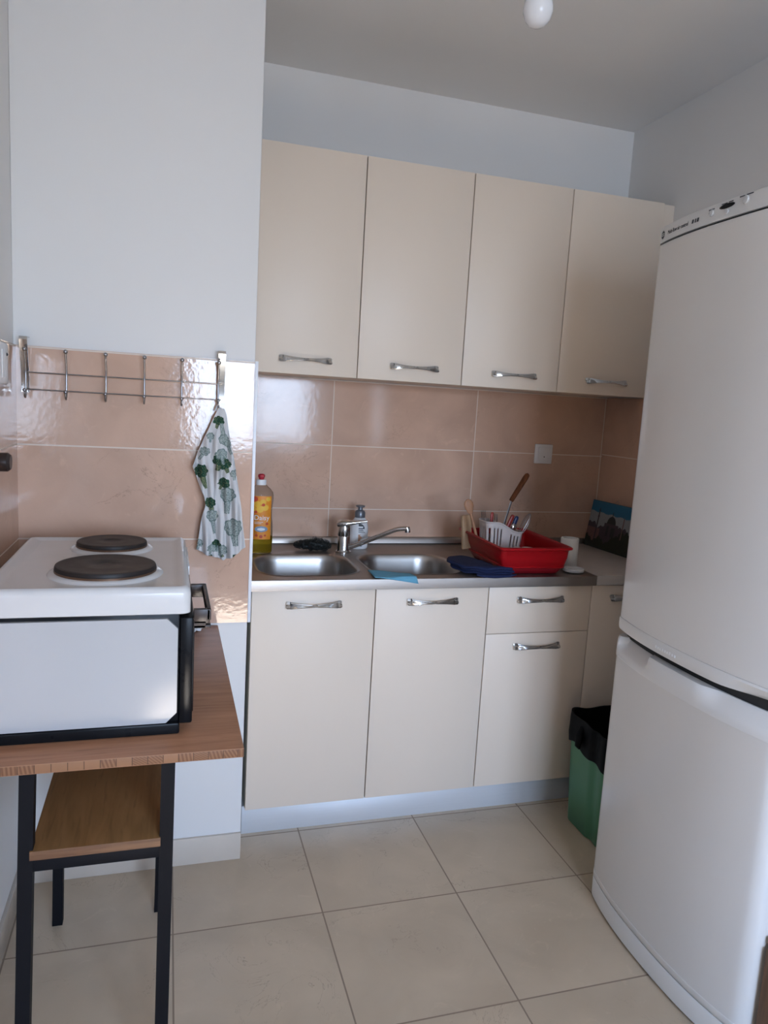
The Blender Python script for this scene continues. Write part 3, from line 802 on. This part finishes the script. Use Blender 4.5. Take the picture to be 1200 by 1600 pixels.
# ------------------------------------------------------------------ switches
t = thing('light_switch', 'square white light switch on the tiles of the back wall', 'switch', (1.2714, YB, 1.245))
bm = BM(); box(bm, -.041, .041, -.009, -.0003, -.041, .041, bev=.003); obj('switch_frame', bm, MAT['socket'], t, local=True)
bm = BM(); box(bm, -.027, .027, -.013, -.0085, -.027, .029, bev=.0015); r = obj('rocker', bm, MAT['socket'], t, local=True)
bm = BM(); lathe(bm, [(.0025, 0), (.0025, .0006)], 0, 0, 0, 12); bmesh.ops.rotate(bm, verts=bm.verts[:], matrix=Matrix.Rotation(PI/2, 3, 'X')); bmesh.ops.translate(bm, verts=bm.verts[:], vec=(.001, -.013, -.012)); obj('pilot_light', bm, MAT['print'], r, local=True)
t = thing('wall_socket', 'white socket plate at the top of the left wall tiles', 'socket', (XL, -.30, 1.449))
bm = BM(); box(bm, .0003, .011, -.052, .052, -.046, .051, bev=.006); obj('plate', bm, MAT['socket'], t, local=True)
bm = BM(); box(bm, .0105, .0125, -.020, .034, -.030, .034, bev=.001); obj('insert', bm, MAT['white'], t, local=True)
bm = BM(); ball(bm, (.0122, .025, .024), .004); obj('indicator', bm, MAT['print'], t, local=True)
t = thing('wall_socket', 'dark round socket on the left wall tiles above the stove', 'socket', (XL, -.318, 1.225))
bm = BM(); lathe(bm, [(.020, .0), (.022, .004), (.022, .020), (.017, .026)], 0, 0, 0, 24); bmesh.ops.rotate(bm, verts=bm.verts[:], matrix=Matrix.Rotation(PI/2, 3, 'Y')); obj('socket_body', bm, MAT['brownplastic'], t, local=True)
# small hanging bracket under the first wall cabinet
t = thing('wall_bracket', 'small white bracket on the tiles just right of the edge profile', 'bracket', (.035, YB, 1.43))
bm = BM(); box(bm, -.018, .012, -.008, -.0003, -.016, -.012); box(bm, .008, .012, -.008, -.0003, -.016, .018); obj('bracket', bm, MAT['socket'], t, local=True)

# ------------------------------------------------------------------ hook rail
t = thing('hook_rail', 'chrome wire rail with six double hooks on the tiled wall', 'hook rail', (-.36, YP, 1.44))
for xc in (-.605, -.113):
    bm = BM(); pth = [(YP-.0005, 1.390), (YP-.004, 1.388), (YP-.006, 1.44), (YP-.030, 1.520), (YP-.028, 1.526), (YP+.007, 1.527)]
    loops = []
    for i, (y, z) in enumerate(pth):
        a = Vector(pth[max(i-1, 0)]); b = Vector(pth[min(i+1, len(pth)-1)]); d = (b-a).normalized(); nrm = Vector((-d.y, d.x))*.0014
        loops.append([(xc-.0095, y+nrm.x, z+nrm.y), (xc+.0095, y+nrm.x, z+nrm.y), (xc+.0095, y-nrm.x, z-nrm.y), (xc-.0095, y-nrm.x, z-nrm.y)])
    loft(bm, loops); obj('bracket', bm, MAT['chrome'], t)
YH = YP-.026
for z in (1.4385, 1.3955):
    bm = BM(); tube(bm, [(-.605, YH, z), (-.113, YH, z)], .0017, 8); obj('rail_wire', bm, MAT['wire'], t)
for k in range(6):
    x = -.600+k*.0956
    bm = BM()
    tube(bm, smoothpath([(x, YH-.016, 1.493), (x, YH-.012, 1.478), (x, YH-.002, 1.445), (x, YH-.0015, 1.41), (x, YH-.003, 1.384), (x, YH-.010, 1.375), (x, YH-.018, 1.380), (x, YH-.020, 1.392)], 4), .0025, 8)
    ball(bm, (x, YH-.016, 1.495), .0056); ball(bm, (x, YH-.020, 1.393), .0050)
    obj('hook', bm, MAT['wire'], t, smooth=60)

# ------------------------------------------------------------------ towel
def px2x(px): return -.1833+(px-302)*.00181
def px2z(py): return 1.3759-(py-636)*.00180
TLb = [(638, 336), (649, 331), (690, 314), (726, 300), (736, 304), (772, 318), (785, 320.5), (813, 314), (855, 309)]
TRb = [(638, 345), (645, 348), (702, 358), (743, 366), (792, 374), (830, 379), (848, 381)]
def interp(T, y):
    if y <= T[0][0]: return T[0][1]
    for (a, va), (b, vb) in zip(T, T[1:]):
        if a <= y <= b: return va+(vb-va)*(y-a)/(b-a)
    return T[-1][1]
FOLD = [(638, 340), (680, 333), (712, 327), (722, 335), (740, 334), (790, 333), (830, 338), (872, 347)]
BOT = [(0, 856), (.25, 864), (.44, 868), (.56, 871.5), (.75, 864.5), (1, 849)]
def botf(s):
    for (a, va), (b, vb) in zip(BOT, BOT[1:]):
        if a <= s <= b: return va+(vb-va)*(s-a)/(b-a)
    return BOT[-1][1]
# printed broccoli: (crown x, crown y, radius, tone, stem end x, stem end y)   tone 1 dark, 2 grey
BROC = [(337, 657, 7, 1, 334, 668), (340, 716, 9, 1, 336, 730), (348, 722, 8, 1, 352, 734), (313, 733, 9, 1, 321, 760), (346, 751, 8, 1, 340, 760), (327, 781, 7, 1, 334, 808), (338, 846, 6, 1, 348, 866),
        (326, 680, 5, 2, 325, 690), (345, 684, 7, 2, 341, 660), (342, 707, 8, 2, 345, 722), (353, 768, 10, 2, 352, 797), (362, 818, 12, 2, 366, 847), (361, 735, 5, 2, 362, 745), (331, 801, 8, 2, 335, 830), (312, 846, 6, 2, 310, 856), (346, 856, 8, 2, 343, 866), (318, 703, 6, 2, 310, 716), (351, 690, 5, 2, 357, 706), (331, 853, 6, 2, 328, 862)]
BANDS = [(321, 861, 333, 868), (362, 857, 381, 864)]
def towel_mat(px, py):
    m = 0
    for (cx_, cy_, r, tn, ex, ey) in BROC:
        r *= 1.22
        dx_, dy_ = px-cx_, py-cy_
        vx, vy = ex-cx_, ey-cy_; L2 = vx*vx+vy*vy; f = (dx_*vx+dy_*vy)/L2
        if .2 < f < 1:
            w = r*(.42-.18*f)
            if abs(dx_*vy-dy_*vx)/math.sqrt(L2) < w: m = (3 if random.random() < .7 else 1) if tn == 1 else (2 if abs(dx_*vy-dy_*vx)/math.sqrt(L2) > w*.7 or random.random() < .25 else 4)
        a = math.atan2(dy_, dx_); rr = r*(.82+.16*abs(math.sin(a*3.5+cx_)))
        d = math.hypot(dx_, dy_)
        if d < rr and f < .45:
            m = (1 if random.random() < .86 else 3) if tn == 1 else (2 if (d > rr*.84 or random.random() < .38) else 4)
    for (x0, y0, x1, y1) in BANDS:
        q = (px-x0)/(x1-x0)
        if 0 < q < 1 and y0 < py and (py > y0+ (2 if x0 < 340 else (1-q)*4)): m = 1
    return m
bm = BM(); NU, NV = 120, 210; G = []; UVP = []
for j in range(NV+1):
    row = []; rp = []
    for i in range(NU+1):
        s = i/NU; b = botf(s); py = 638+(b-638)*j/NV
        L, R_ = interp(TLb, py), interp(TRb, py); px = L+(R_-L)*s
        fx = interp(FOLD, py); w = min(1, (py-636)/90)
        step = 1/(1+math.exp(-(px-fx)/1.2))
        y = YH-.020-w*(.016*step)-.009*w*math.sin((px-fx)*.15+py*.012)-.005*w*math.sin(px*.33+py*.03+1)-.004*w*math.sin(px*.55-py*.045)
        # fold lip at mid-height where the flap rolls over
        lip = math.exp(-((py-724-(px-318)*.1)/9)**2)*(1 if px < 352 else math.exp(-((px-352)/6)**2))
        y -= .014*lip
        if px < fx: y += .003*w
        row.append(bm.verts.new((px2x(px), y, px2z(py)))); rp.append((px, py))
    G.append(row); UVP.append(rp)
for j in range(NV):
    for i in range(NU):
        f = bm.faces.new((G[j][i], G[j][i+1], G[j+1][i+1], G[j+1][i]))
        a, b = UVP[j][i], UVP[j+1][i+1]; f.material_index = towel_mat((a[0]+b[0])/2, (a[1]+b[1])/2)
t = thing('dish_towel', 'white tea towel with green broccoli print hanging from the last hook', 'towel', (-.12, YH-.02, 1.37))
o = obj('cloth', bm, [MAT['cloth'], MAT['brocdark'], MAT['brocgrey'], MAT['stem'], MAT['broclight']], t, smooth=80)
md = o.modifiers.new('thick', 'SOLIDIFY'); md.thickness = .0014; md.offset = 1
bm = BM(); tube(bm, smoothpath([(-.128, YH-.021, 1.366), (-.1245, YH-.016, 1.379), (-.122, YH-.013, 1.3805), (-.1195, YH-.016, 1.379), (-.113, YH-.021, 1.364)], 5), .0022, 6)
obj('hanging_loop', bm, MAT['cloth'], t)

# ------------------------------------------------------------------ table
TX0, TX1, TY0, TY1, TZ = -.620, -.105, -.8755, -.1005, .7487
t = thing('table', 'brown wooden table with black steel legs and a lower shelf', 'table', (-.36, -.49, 0))
ORG[t.name] = Vector(t.location)
bm = BM(); box(bm, TX0, TX1, TY0, TY1, TZ-.0187, TZ, bev=.0012)
top = obj('tabletop', bm, [MAT['wood'], MAT['block']], t)
for p in top.data.polygons:
    if p.normal.y < -.9: p.material_index = 1
# put the board-edge pattern in the board's own frame
for v in top.data.vertices: v.co.z -= TZ
top.location.z = TZ
def leg(x0, x1, xb0, xb1, y0, y1):
    bm = BM(); loft(bm, [[(a, y0, z), (b, y0, z), (b, y1, z), (a, y1, z)] for a, b, z in ((xb0, xb1, .0), (x0, x1, TZ-.0190))]); return bm
obj('leg', leg(-.4945, -.4695, -.5145, -.4895, -.862, -.837), MAT['blackmetal'], t)
obj('leg', leg(-.2545, -.2295, -.2620, -.2370, -.862, -.837), MAT['blackmetal'], t)
obj('leg', leg(-.5140, -.4890, -.5260, -.5010, -.292, -.267), MAT['blackmetal'], t)
obj('leg', leg(-.2600, -.2350, -.2700, -.2450, -.292, -.267), MAT['blackmetal'], t)
def bar(name, d):
    bm = BM(); box(bm, *d, bev=.0015); return obj(name, bm, MAT['blackmetal'], t)
bar('crossbar', (-.478, -.250, -.861, -.838, .5345, .5595))
bar('crossbar', (-.500, -.256, -.291, -.268, .5345, .5595))
bar('side_rail', (-.4760, -.4540, -.838, -.291, .5345, .5595)); bar('side_rail', (-.2780, -.2560, -.838, -.291, .5345, .5595))
bar('top_rail', (-.495, -.256, -.291, -.268, .7060, .7297))
bm = BM(); box(bm, -.4790, -.2540, -.866, -.20, .5597, .5775, bev=.001)
sh = obj('shelf', bm, [MAT['woodshelf'], MAT['woodraw']], t)
for p in sh.data.polygons:
    if p.normal.y < -.9: p.material_index = 1

# ------------------------------------------------------------------ mini stove
t = thing('mini_stove', 'white mini oven with two hot plates standing on the table', 'stove', (-.39, -.54, TZ))
bm = BM(); box(bm, -.590, -.224, -.790, -.300, .772, .990, bev=.003); obj('oven_body', bm, MAT['black'], t)
bm = BM(); box(bm, -.592, -.222, -.797, -.296, TZ+.0003, .7718, bev=.004); obj('base', bm, MAT['black'], t)
# side panel with clipped corners
bm = BM(); c = .020; xa, xb, za, zb = -.585, -.2275, .7735, .9815
pl = [(xa+c, za), (xb-c, za), (xb, za+c), (xb, zb-c), (xb-c, zb), (xa+c, zb), (xa, zb-c), (xa, za+c)]
loft(bm, [[(x, y, z) for x, z in pl] for y in (-.7898, -.7965)] + [[(x*.998-.0008, -.7975, z*.998+.0018) for x, z in pl]])
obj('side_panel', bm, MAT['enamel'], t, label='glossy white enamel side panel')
# hob
hx0, hx1, hy0, hy1 = -.572, -.205, -.802, -.282
bm = BM()
def hl(ins, z, r=.016): return rrect(hx0+ins, hx1-ins, hy0+ins, hy1-ins, max(r-ins*.4, .004), z, 6)
loft(bm, [hl(.004, .9905), hl(0, .9925), hl(0, 1.030), hl(.002, 1.038), hl(.007, 1.0428), hl(.014, 1.0430), hl(.022, 1.0405), hl(.028, 1.0385), hl(.034, 1.0380)])
hob = obj('hob_top', bm, MAT['enamelworn'], t, smooth=50)
for (px_, py_, r) in ((-.373, -.403, .0775), (-.367, -.652, .0965)):
    bm = BM(); lathe(bm, [(r+.014, .0), (r+.011, .004), (r+.004, .0065), (r-.004, .0068)], px_, py_, 1.0378, 48); ring = obj('plate_seat', bm, MAT['enamelworn'], t, smooth=50)
    bm = BM(); lathe(bm, [(r-.001, .0), (r, .002), (r, .0095), (r-.0015, .0125), (r-.006, .0135), (r-.010, .0127), (r-.5*r, .0122), (.02, .0120), (.019, .0112), (.004, .0112)], px_, py_, 1.0440, 56); hp = obj('hot_plate', bm, MAT['iron'], t, smooth=40)
    bm = BM(); lathe(bm, [(r+.0004, .0), (r+.0010, .0), (r+.0010, .0045), (r+.0004, .0045)], px_, py_, 1.0440, 56, False, False); obj('plate_rim', bm, MAT['ironrim'], hp, smooth=40)
# oven door on the right with handle
bm = BM(); box(bm, -.2238, -.1985, -.793, -.300, .768, .982, bev=.004)
d = obj('oven_door', bm, MAT['black'], t)
bm = BM(); box(bm, -.1984, -.1965, -.775, -.318, .785, .970, bev=.0005); obj('door_trim', bm, MAT['blackmetal'], d)
bm = BM()
box(bm, -.1985, -.168, -.588, -.576, .966, .994, bev=.001)
box(bm, -.1985, -.168, -.782, -.770, .966, .994, bev=.001)
box(bm, -.174, -.166, -.782, -.576, .972, .994, bev=.0015)
box(bm, -.1985, -.166, -.782, -.760, .957, .962, bev=.0005)
box(bm, -.1985, -.176, -.782, -.770, .957, .970)
obj('door_handle', bm, MAT['brownplastic'], d)
# adjustable backrest strip on the hob right edge (white strip seen behind)
bm = BM(); box(bm, -.2045, -.2005, -.52, -.30, 1.000, 1.020, bev=.0008); obj('side_strip', bm, MAT['white'], t)

# crumpled tissue
bm = BM(); bmesh.ops.create_icosphere(bm, subdivisions=4, radius=1.0)
cx, cy = -.172, -.140
for v in bm.verts:
    n = 1+.22*math.sin(5*v.co.x+3*v.co.z+1)*math.cos(6*v.co.y-2*v.co.z)+.12*math.sin(13*v.co.x*v.co.y+9*v.co.z)
    v.co = Vector((cx+v.co.x*.026*n, cy+v.co.y*.026*n, max(TZ+.0004, TZ+.017+v.co.z*.019*n)))
tag(obj('tissue', bm, MAT['paper'], loc=(cx, cy, TZ), smooth=25), 'crumpled white tissue on the table behind the oven handle', 'tissue')

# ------------------------------------------------------------------ fridge
YN, YFa, XF, BOW = -1.064, -.463, .978, .038
t = thing('fridge', 'tall white fridge freezer with two doors standing at the right wall', 'fridge', (1.26, -.7635, 0))
def plan(off=lambda y: 0., bow=BOW, xf=XF, depth=.06, r=.028, n=44, ins=0.):
    ya, yb = YN+ins, YFa-ins; P = []
    for i in range(n+1):
        s = .5-.5*math.cos(PI*i/n); y = yb+(ya-yb)*s
        q = (y-(ya+yb)/2)/((yb-ya)/2)
        x = xf-bow*(1-abs(q)**2.4)
        e = min(yb-y, y-ya)
        if e < r: x += r-math.sqrt(max(0, r*r-(r-e)**2))
        P.append((x+off(y), y))
    P.append((xf+depth, ya)); P.append((xf+depth, yb))
    return P
def fl(P, z): return [(x, y, z) for x, y in P]
bm = BM(); box(bm, XF+.062, 1.545, YN+.004, YFa-.004, .035, 1.90, bev=.004); obj('cabinet_body', bm, MAT['fridge'], t)
bm = BM(); loft(bm, [fl(plan(), 1.863), fl(plan(), 1.895), fl(plan(lambda y: .003), 1.903), fl(plan(lambda y: .012), 1.907)]); panel = obj('control_panel', bm, MAT['fridgetrim'], t, smooth=40)
bm = BM(); loft(bm, [fl(plan(lambda y: .008), z) for z in (1.8575, 1.8628)]); obj('panel_gap', bm, MAT['gasket'], t, smooth=40)
def win(y, a, b, s=.03):
    f = lambda q: max(0, min(1, q)); g = lambda q: q*q*(3-2*q)
    return g(f((y-a)/s))*g(f((b-y)/s))
up_scoop = lambda k: (lambda y: k*win(y, -1.12, -.89, .12))
lo_scoop = lambda k: (lambda y: k*win(y, -.660, -.487, .025)+k*.6*win(y, -1.12, -.84, .06))
bm = BM(); loft(bm, [fl(plan(), .860), fl(plan(), 1.30), fl(plan(), 1.846), fl(plan(lambda y: -.0006), 1.847), fl(plan(lambda y: -.0006), 1.857)]); ud = obj('upper_door', bm, MAT['fridge'], t, smooth=40)
bm = BM(); loft(bm, [fl(plan(up_scoop(.030)), .826), fl(plan(lambda y: -.002+up_scoop(.022)(y)), .831), fl(plan(lambda y: -.003+up_scoop(.010)(y)), .842), fl(plan(lambda y: -.003), .854), fl(plan(lambda y: -.001), .8595)]); obj('grip_strip', bm, MAT['fridgetrim'], ud, smooth=40)
bm = BM(); loft(bm, [fl(plan(lambda y: .028, depth=.061), .800), fl(plan(lambda y: .028, depth=.061), .828)]); obj('door_seal', bm, MAT['gasket'], t)
bm = BM(); loft(bm, [fl(plan(), .090), fl(plan(), .40), fl(plan(), .745), fl(plan(lambda y: -.0005), .747)]); ld = obj('lower_door', bm, MAT['fridge'], t, smooth=40)
bm = BM(); loft(bm, [fl(plan(lambda y: -.0012), .7472), fl(plan(lambda y: -.002), .758), fl(plan(lambda y: -.002+lo_scoop(.006)(y)), .768), fl(plan(lambda y: -.002+lo_scoop(.020)(y)), .782), fl(plan(lambda y: lo_scoop(.030)(y)), .797), fl(plan(lambda y: .004+lo_scoop(.032)(y)), .803)]); obj('grip_strip', bm, MAT['fridgetrim'], ld, smooth=40)
bm = BM(); loft(bm, [fl(plan(lambda y: .0015), .070), fl(plan(lambda y: -.0005), .073), fl(plan(lambda y: -.0005), .0880), fl(plan(lambda y: .001), .0895)]); obj('door_foot_trim', bm, MAT['fridgetrim'], ld, smooth=40)
bm = BM(); loft(bm, [fl(plan(lambda y: .008, ins=.002), .004), fl(plan(lambda y: .001), .010), fl(plan(lambda y: 0), .062), fl(plan(lambda y: .002), .0665)]); obj('kick_plate', bm, MAT['fridgetrim'], t, smooth=40)
for y in (-.60, -.93):
    for x in (.985, 1.45):
        bm = BM(); lathe(bm, [(.018, 0.0), (.018, .012), (.008, .013), (.008, .04)], x, y, 0, 16); obj('foot', bm, MAT['black'], t)
# lettering and controls on the panel
def xs(y):
    q = (y-(YN+YFa)/2)/((YFa-YN)/2); return XF-BOW*(1-abs(q)**2.4)
def pmap(yc, zc, out=.0002):
    def f(x, y, z):
        yy = yc-x; return (xs(yy)-out-z, yy, zc+y)
    return f
bm = BM(); tm_ = pmap(-.574, 1.8815); text_into(bm, 'Multi-flow air control', .0140, lambda x, y, z: tm_(x*.78, y, z), .0003); 
lt = obj('lettering', bm, MAT['print'], panel, smooth=0)
bm = BM()
def flat(bm, yc, zc, pts, out=.0006):
    m = pmap(yc, zc, out); vs = [bm.verts.new(m(a, b, 0)) for a, b in pts]; bm.faces.new(vs)
hexp = lambda r, k=1.2: [(r*math.sin(PI/3*i), r*k*math.cos(PI/3*i)) for i in range(6)]
flat(bm, -.5005, 1.8815, hexp(.0095)); obj('logo', bm, MAT['print'], panel, smooth=0)
for yc_, w_ in ((-.6405, .0045), (-.651, .003), (-.660, .0045)):
    bm = BM(); flat(bm, yc_, 1.8815, [(-w_, -.0045), (w_*.6, -.0045), (w_, .0045), (-w_*.6, .0045)]); obj('panel_symbol', bm, MAT['print'], panel, smooth=0)
bm = BM(); flat(bm, -.5005, 1.8815, [(-.006, -.0035), (.006, -.0035), (.006, -.0005), (-.006, -.0005)], .0010); flat(bm, -.5005, 1.8815, [(-.006, .001), (.006, .001), (.006, .004), (-.006, .004)], .0010); obj('logo_bars', bm, MAT['button'], panel, smooth=0)
for yc, zc, r in ((-.708, 1.885, .0072), (-.812, 1.8895, .0085)):
    bm = BM(); lathe(bm, [(r*1.15, 0), (r*1.15, .0008), (r, .001), (r*.9, .003), (r*.5, .0036)], 0, 0, 0, 24)
    for v in bm.verts:
        x_, y_, z_ = v.co; v.co = Vector(pmap(yc, zc)(x_, y_, z_))
    b = obj('button', bm, MAT['button'], panel, smooth=40)
    bm = BM(); flat(bm, yc+.004, zc, hexp(.0018, 1), .0036); obj('button_mark', bm, MAT['print'], b, smooth=0)
bm = BM(); flat(bm, -.757, 1.8895, [(.024*math.cos(2*PI*k/28), .0052*math.sin(2*PI*k/28)) for k in range(28)], .0010); obj('display', bm, MAT['display'], panel, smooth=0)
bm = BM(); lathe(bm, [(.0065, 0), (.006, .002), (.003, .0026)], 0, 0, 0, 20)
for v in bm.verts:
    x_, y_, z_ = v.co; v.co = Vector(pmap(-.757, 1.8775)(x_, y_, z_))
obj('button', bm, MAT['button'], panel, smooth=40)
for yc, zc, w in ((-.707, 1.8965, .010), (-.748, 1.8995, .009), (-.768, 1.900, .007), (-.801, 1.9025, .008), (-.822, 1.903, .010)):
    bm = BM(); flat(bm, yc, zc-.0035, [(-w, -.0011), (w, -.0011), (w, .0011), (-w, .0011)])
    obj('caption', bm, MAT['print'], panel, smooth=0)
bm = BM()
for k in range(9):
    m = pmap(-.690-.009*k, .8415, .0034); h = .0032 if k % 3 else .0045
    vs = [m(-.003, -.003, 0), (m(.0025, -.003, 0)), m(.0025, h, 0), m(-.002, h, 0)]
    loft(bm, [vs, [(x-.0012, y, z) for x, y, z in vs]])
obj('badge', bm, MAT['whitep'], ud, smooth=0)

# ------------------------------------------------------------------ bin
t = thing('waste_bin', 'green plastic waste bin with a black liner between cabinet and fridge', 'bin', (1.23, -.19, 0))
def binloop(w, d, r, z, n=40, groove=.012):
    out = []
    base = rrect(-w/2, w/2, -d/2, d/2, r, 0, 8)
    # resample evenly with a soft vertical groove near each corner
    for i in range(len(base)):
        a, b = Vector(base[i]), Vector(base[(i+1) % len(base)]); L = (b-a).length; k = max(1, int(L/.008))
        for q in range(k):
            p = a+(b-a)*q/k
            for gx, gy in ((-.5*w+.012, -.5*d+.060), (.5*w-.012, -.5*d+.060), (-.5*w+.060, -.5*d+.006), (.5*w-.060, -.5*d+.006)):
                dd = math.hypot(p.x-gx, p.y-gy)
                if dd < .03: p = p-Vector((p.x, p.y, 0)).normalized()*groove*math.cos(dd/.03*PI/2)
            out.append((1.245+p.x, -.185+p.y, z))
    return out
bm = BM()
N0 = binloop(.255, .235, .05, 0)
def bl(f, z, ins=0.):
    return [(1.245+(x-1.245)*(1+f)*(1-ins), -.185+(y+.185)*(1+f)*(1-ins), z) for x, y, _ in N0]
loft(bm, [bl(-.03, .001), bl(0, .004), bl(.05, .15), bl(.10, .33), bl(.11, .365), bl(.12, .37), bl(.12, .375), bl(.10, .375), bl(.095, .33), bl(.0, .012)], True, True)
obj('bin_body', bm, MAT['green'], t, smooth=50)
bm = BM(); nL = len(N0)
def wav(i, a, k, p): return a*math.sin(2*PI*i*k/nL+p)
rows = []
for (f, z, aw, ar) in ((.135, .285, .012, .012), (.155, .32, .006, .014), (.150, .35, .004, .010), (.150, .376, .004, .008), (.140, .394, .005, .006), (.095, .392, .004, .005), (.06, .33, .004, .01), (-.02, .20, .0, .01)):
    rw = []
    for i, (x, y, _) in enumerate(N0):
        rr = 1+f+ar*.5*math.sin(2*PI*i*7/nL+f*9)+ar*.5*math.sin(2*PI*i*13/nL+1+z*20)
        rw.append((1.245+(x-1.245)*rr, -.185+(y+.185)*rr, z+wav(i, aw, 3, 1)+wav(i, aw*.5, 8, z*30)))
    rows.append(rw)
loft(bm, rows, False, False)
# a knotted corner of the bag sticking out at the left
tube(bm, [(1.105, -.16, .37), (1.088, -.17, .345), (1.082, -.175, .315), (1.09, -.172, .302)], [.012, .014, .011, .004], 8)
o = obj('bin_liner', bm, MAT['bag'], t, smooth=60)

# ------------------------------------------------------------------ bare bulb
bx, by, bz = .512, -.605, 2.278
t = thing('light_bulb', 'bare white bulb hanging from the ceiling on a short cable', 'lamp', (bx, by, ZC))
bm = BM(); lathe(bm, [(.004, -.0335), (.016, -.0305), (.0262, -.020), (.0325, -.004), (.0325, .006), (.030, .018), (.0245, .030), (.0215, .036)], bx, by, bz, 32); obj('bulb', bm, MAT['bulb'], t, smooth=60)
bm = BM(); lathe(bm, [(.0222, .0345), (.0228, .040), (.0228, .070), (.018, .085), (.007, .092)], bx, by, bz, 28); obj('lamp_holder', bm, MAT['white'], t, smooth=50)
bm = BM(); tube(bm, [(bx, by, bz+.09), (bx+.002, by, ZC-.05), (bx, by, ZC-.012)], .0035, 8); lathe(bm, [(.030, -.014), (.030, -.004), (.032, -.0002)], bx, by, ZC, 24); obj('cable', bm, MAT['cable'], t, smooth=50)

# ------------------------------------------------------------------ low brown cabinet beside the fridge
t = thing('low_cabinet', 'low brown wooden cabinet on the near side of the fridge', 'cabinet', (1.25, -1.28, 0))
bm = BM(); box(bm, 1.006, 1.54, -1.50, -1.072, .0, .30, bev=.003); obj('cabinet_body', bm, MAT['brownwood'], t)
bm = BM(); box(bm, 1.004, 1.545, -1.505, -1.070, .3002, .318, bev=.003); obj('top_board', bm, MAT['brownwood'], t)
bm = BM(); box(bm, .998, 1.0058, -1.495, -1.077, .02, .295, bev=.001); obj('door', bm, MAT['brownwood'], t)

# ------------------------------------------------------------------ light
w = bpy.data.worlds.new('sky'); S.world = w; w.use_nodes = True
bg = w.node_tree.nodes['Background']; bg.inputs[1].default_value = 1.0
wn, wl = w.node_tree.nodes, w.node_tree.links      # hazy blue sky over a duller ground and street
tcw = wn.new('ShaderNodeTexCoord'); spw = wn.new('ShaderNodeSeparateXYZ'); wl.new(tcw.outputs['Generated'], spw.inputs[0])
mr = wn.new('ShaderNodeMapRange'); mr.inputs['From Min'].default_value = -1; mr.inputs['From Max'].default_value = 1; wl.new(spw.outputs[2], mr.inputs['Value'])
rp = wn.new('ShaderNodeValToRGB'); wl.new(mr.outputs[0], rp.inputs[0])
SKY = [(.40, (.32, .385, .48)), (.465, (.39, .49, .62)), (.50, (.46, .59, .78)), (.545, (.64, .82, 1.10)), (.62, (.66, .87, 1.24)), (1., (.50, .77, 1.25))]
while len(rp.color_ramp.elements) < len(SKY): rp.color_ramp.elements.new(.5)
for e_, (q_, c_) in zip(rp.color_ramp.elements, SKY): e_.position = q_; e_.color = (*c_, 1)
vm_ = wn.new('ShaderNodeVectorMath'); vm_.operation = 'SCALE'; vm_.inputs['Scale'].default_value = SKYK = 32.0; wl.new(rp.outputs[0], vm_.inputs[0]); wl.new(vm_.outputs[0], bg.inputs[0])
la = bpy.data.lights.new('window_daylight', 'AREA'); la.shape = 'RECTANGLE'; la.size = WX1-WX0; la.size_y = WZ1-WZ0
la.cycles.is_portal = True
lo = bpy.data.objects.new('window_daylight', la); COL.objects.link(lo); lo.location = ((WX0+WX1)/2, YR-.10, (WZ0+WZ1)/2); lo.rotation_euler = (PI/2, 0, 0)
sp_ = bpy.data.lights.new('sun_beam', 'SPOT'); sp_.energy = 62000.0; sp_.color = (1, .93, .85); sp_.spot_size = math.radians(6.0); sp_.spot_blend = .25; sp_.shadow_soft_size = .04
spo = bpy.data.objects.new('sun_beam', sp_); COL.objects.link(spo); spo.location = (.78, -9.85, 5.14)
spo.rotation_euler = (Vector((.05, -2.66, 0))-Vector(spo.location)).to_track_quat('-Z', 'Y').to_euler()

# ------------------------------------------------------------------ camera
cam = bpy.data.cameras.new('camera'); co = bpy.data.objects.new('camera', cam); COL.objects.link(co)
pan, tilt, roll, fpx = .2935, -.1422, .0572, 1133.45
fw = Vector((math.sin(pan)*math.cos(tilt), math.cos(pan)*math.cos(tilt), math.sin(tilt)))
r0 = Vector((math.cos(pan), -math.sin(pan), 0)); u0_ = r0.cross(fw)
rr = r0*math.cos(roll)+u0_*math.sin(roll); uu = -r0*math.sin(roll)+u0_*math.cos(roll)
co.matrix_world = Matrix(((rr.x, uu.x, -fw.x, -.2507), (rr.y, uu.y, -fw.y, -2.1821), (rr.z, uu.z, -fw.z, 1.3993), (0, 0, 0, 1)))
cam.sensor_fit = 'VERTICAL'; cam.sensor_height = 36.0; cam.lens = fpx/1600*36.0; cam.clip_start = .02
S.camera = co
S.view_settings.view_transform = 'Standard'; S.view_settings.look = 'None'; S.view_settings.gamma = 1; S.view_settings.exposure = 0.0
S.view_settings.use_curve_mapping = False
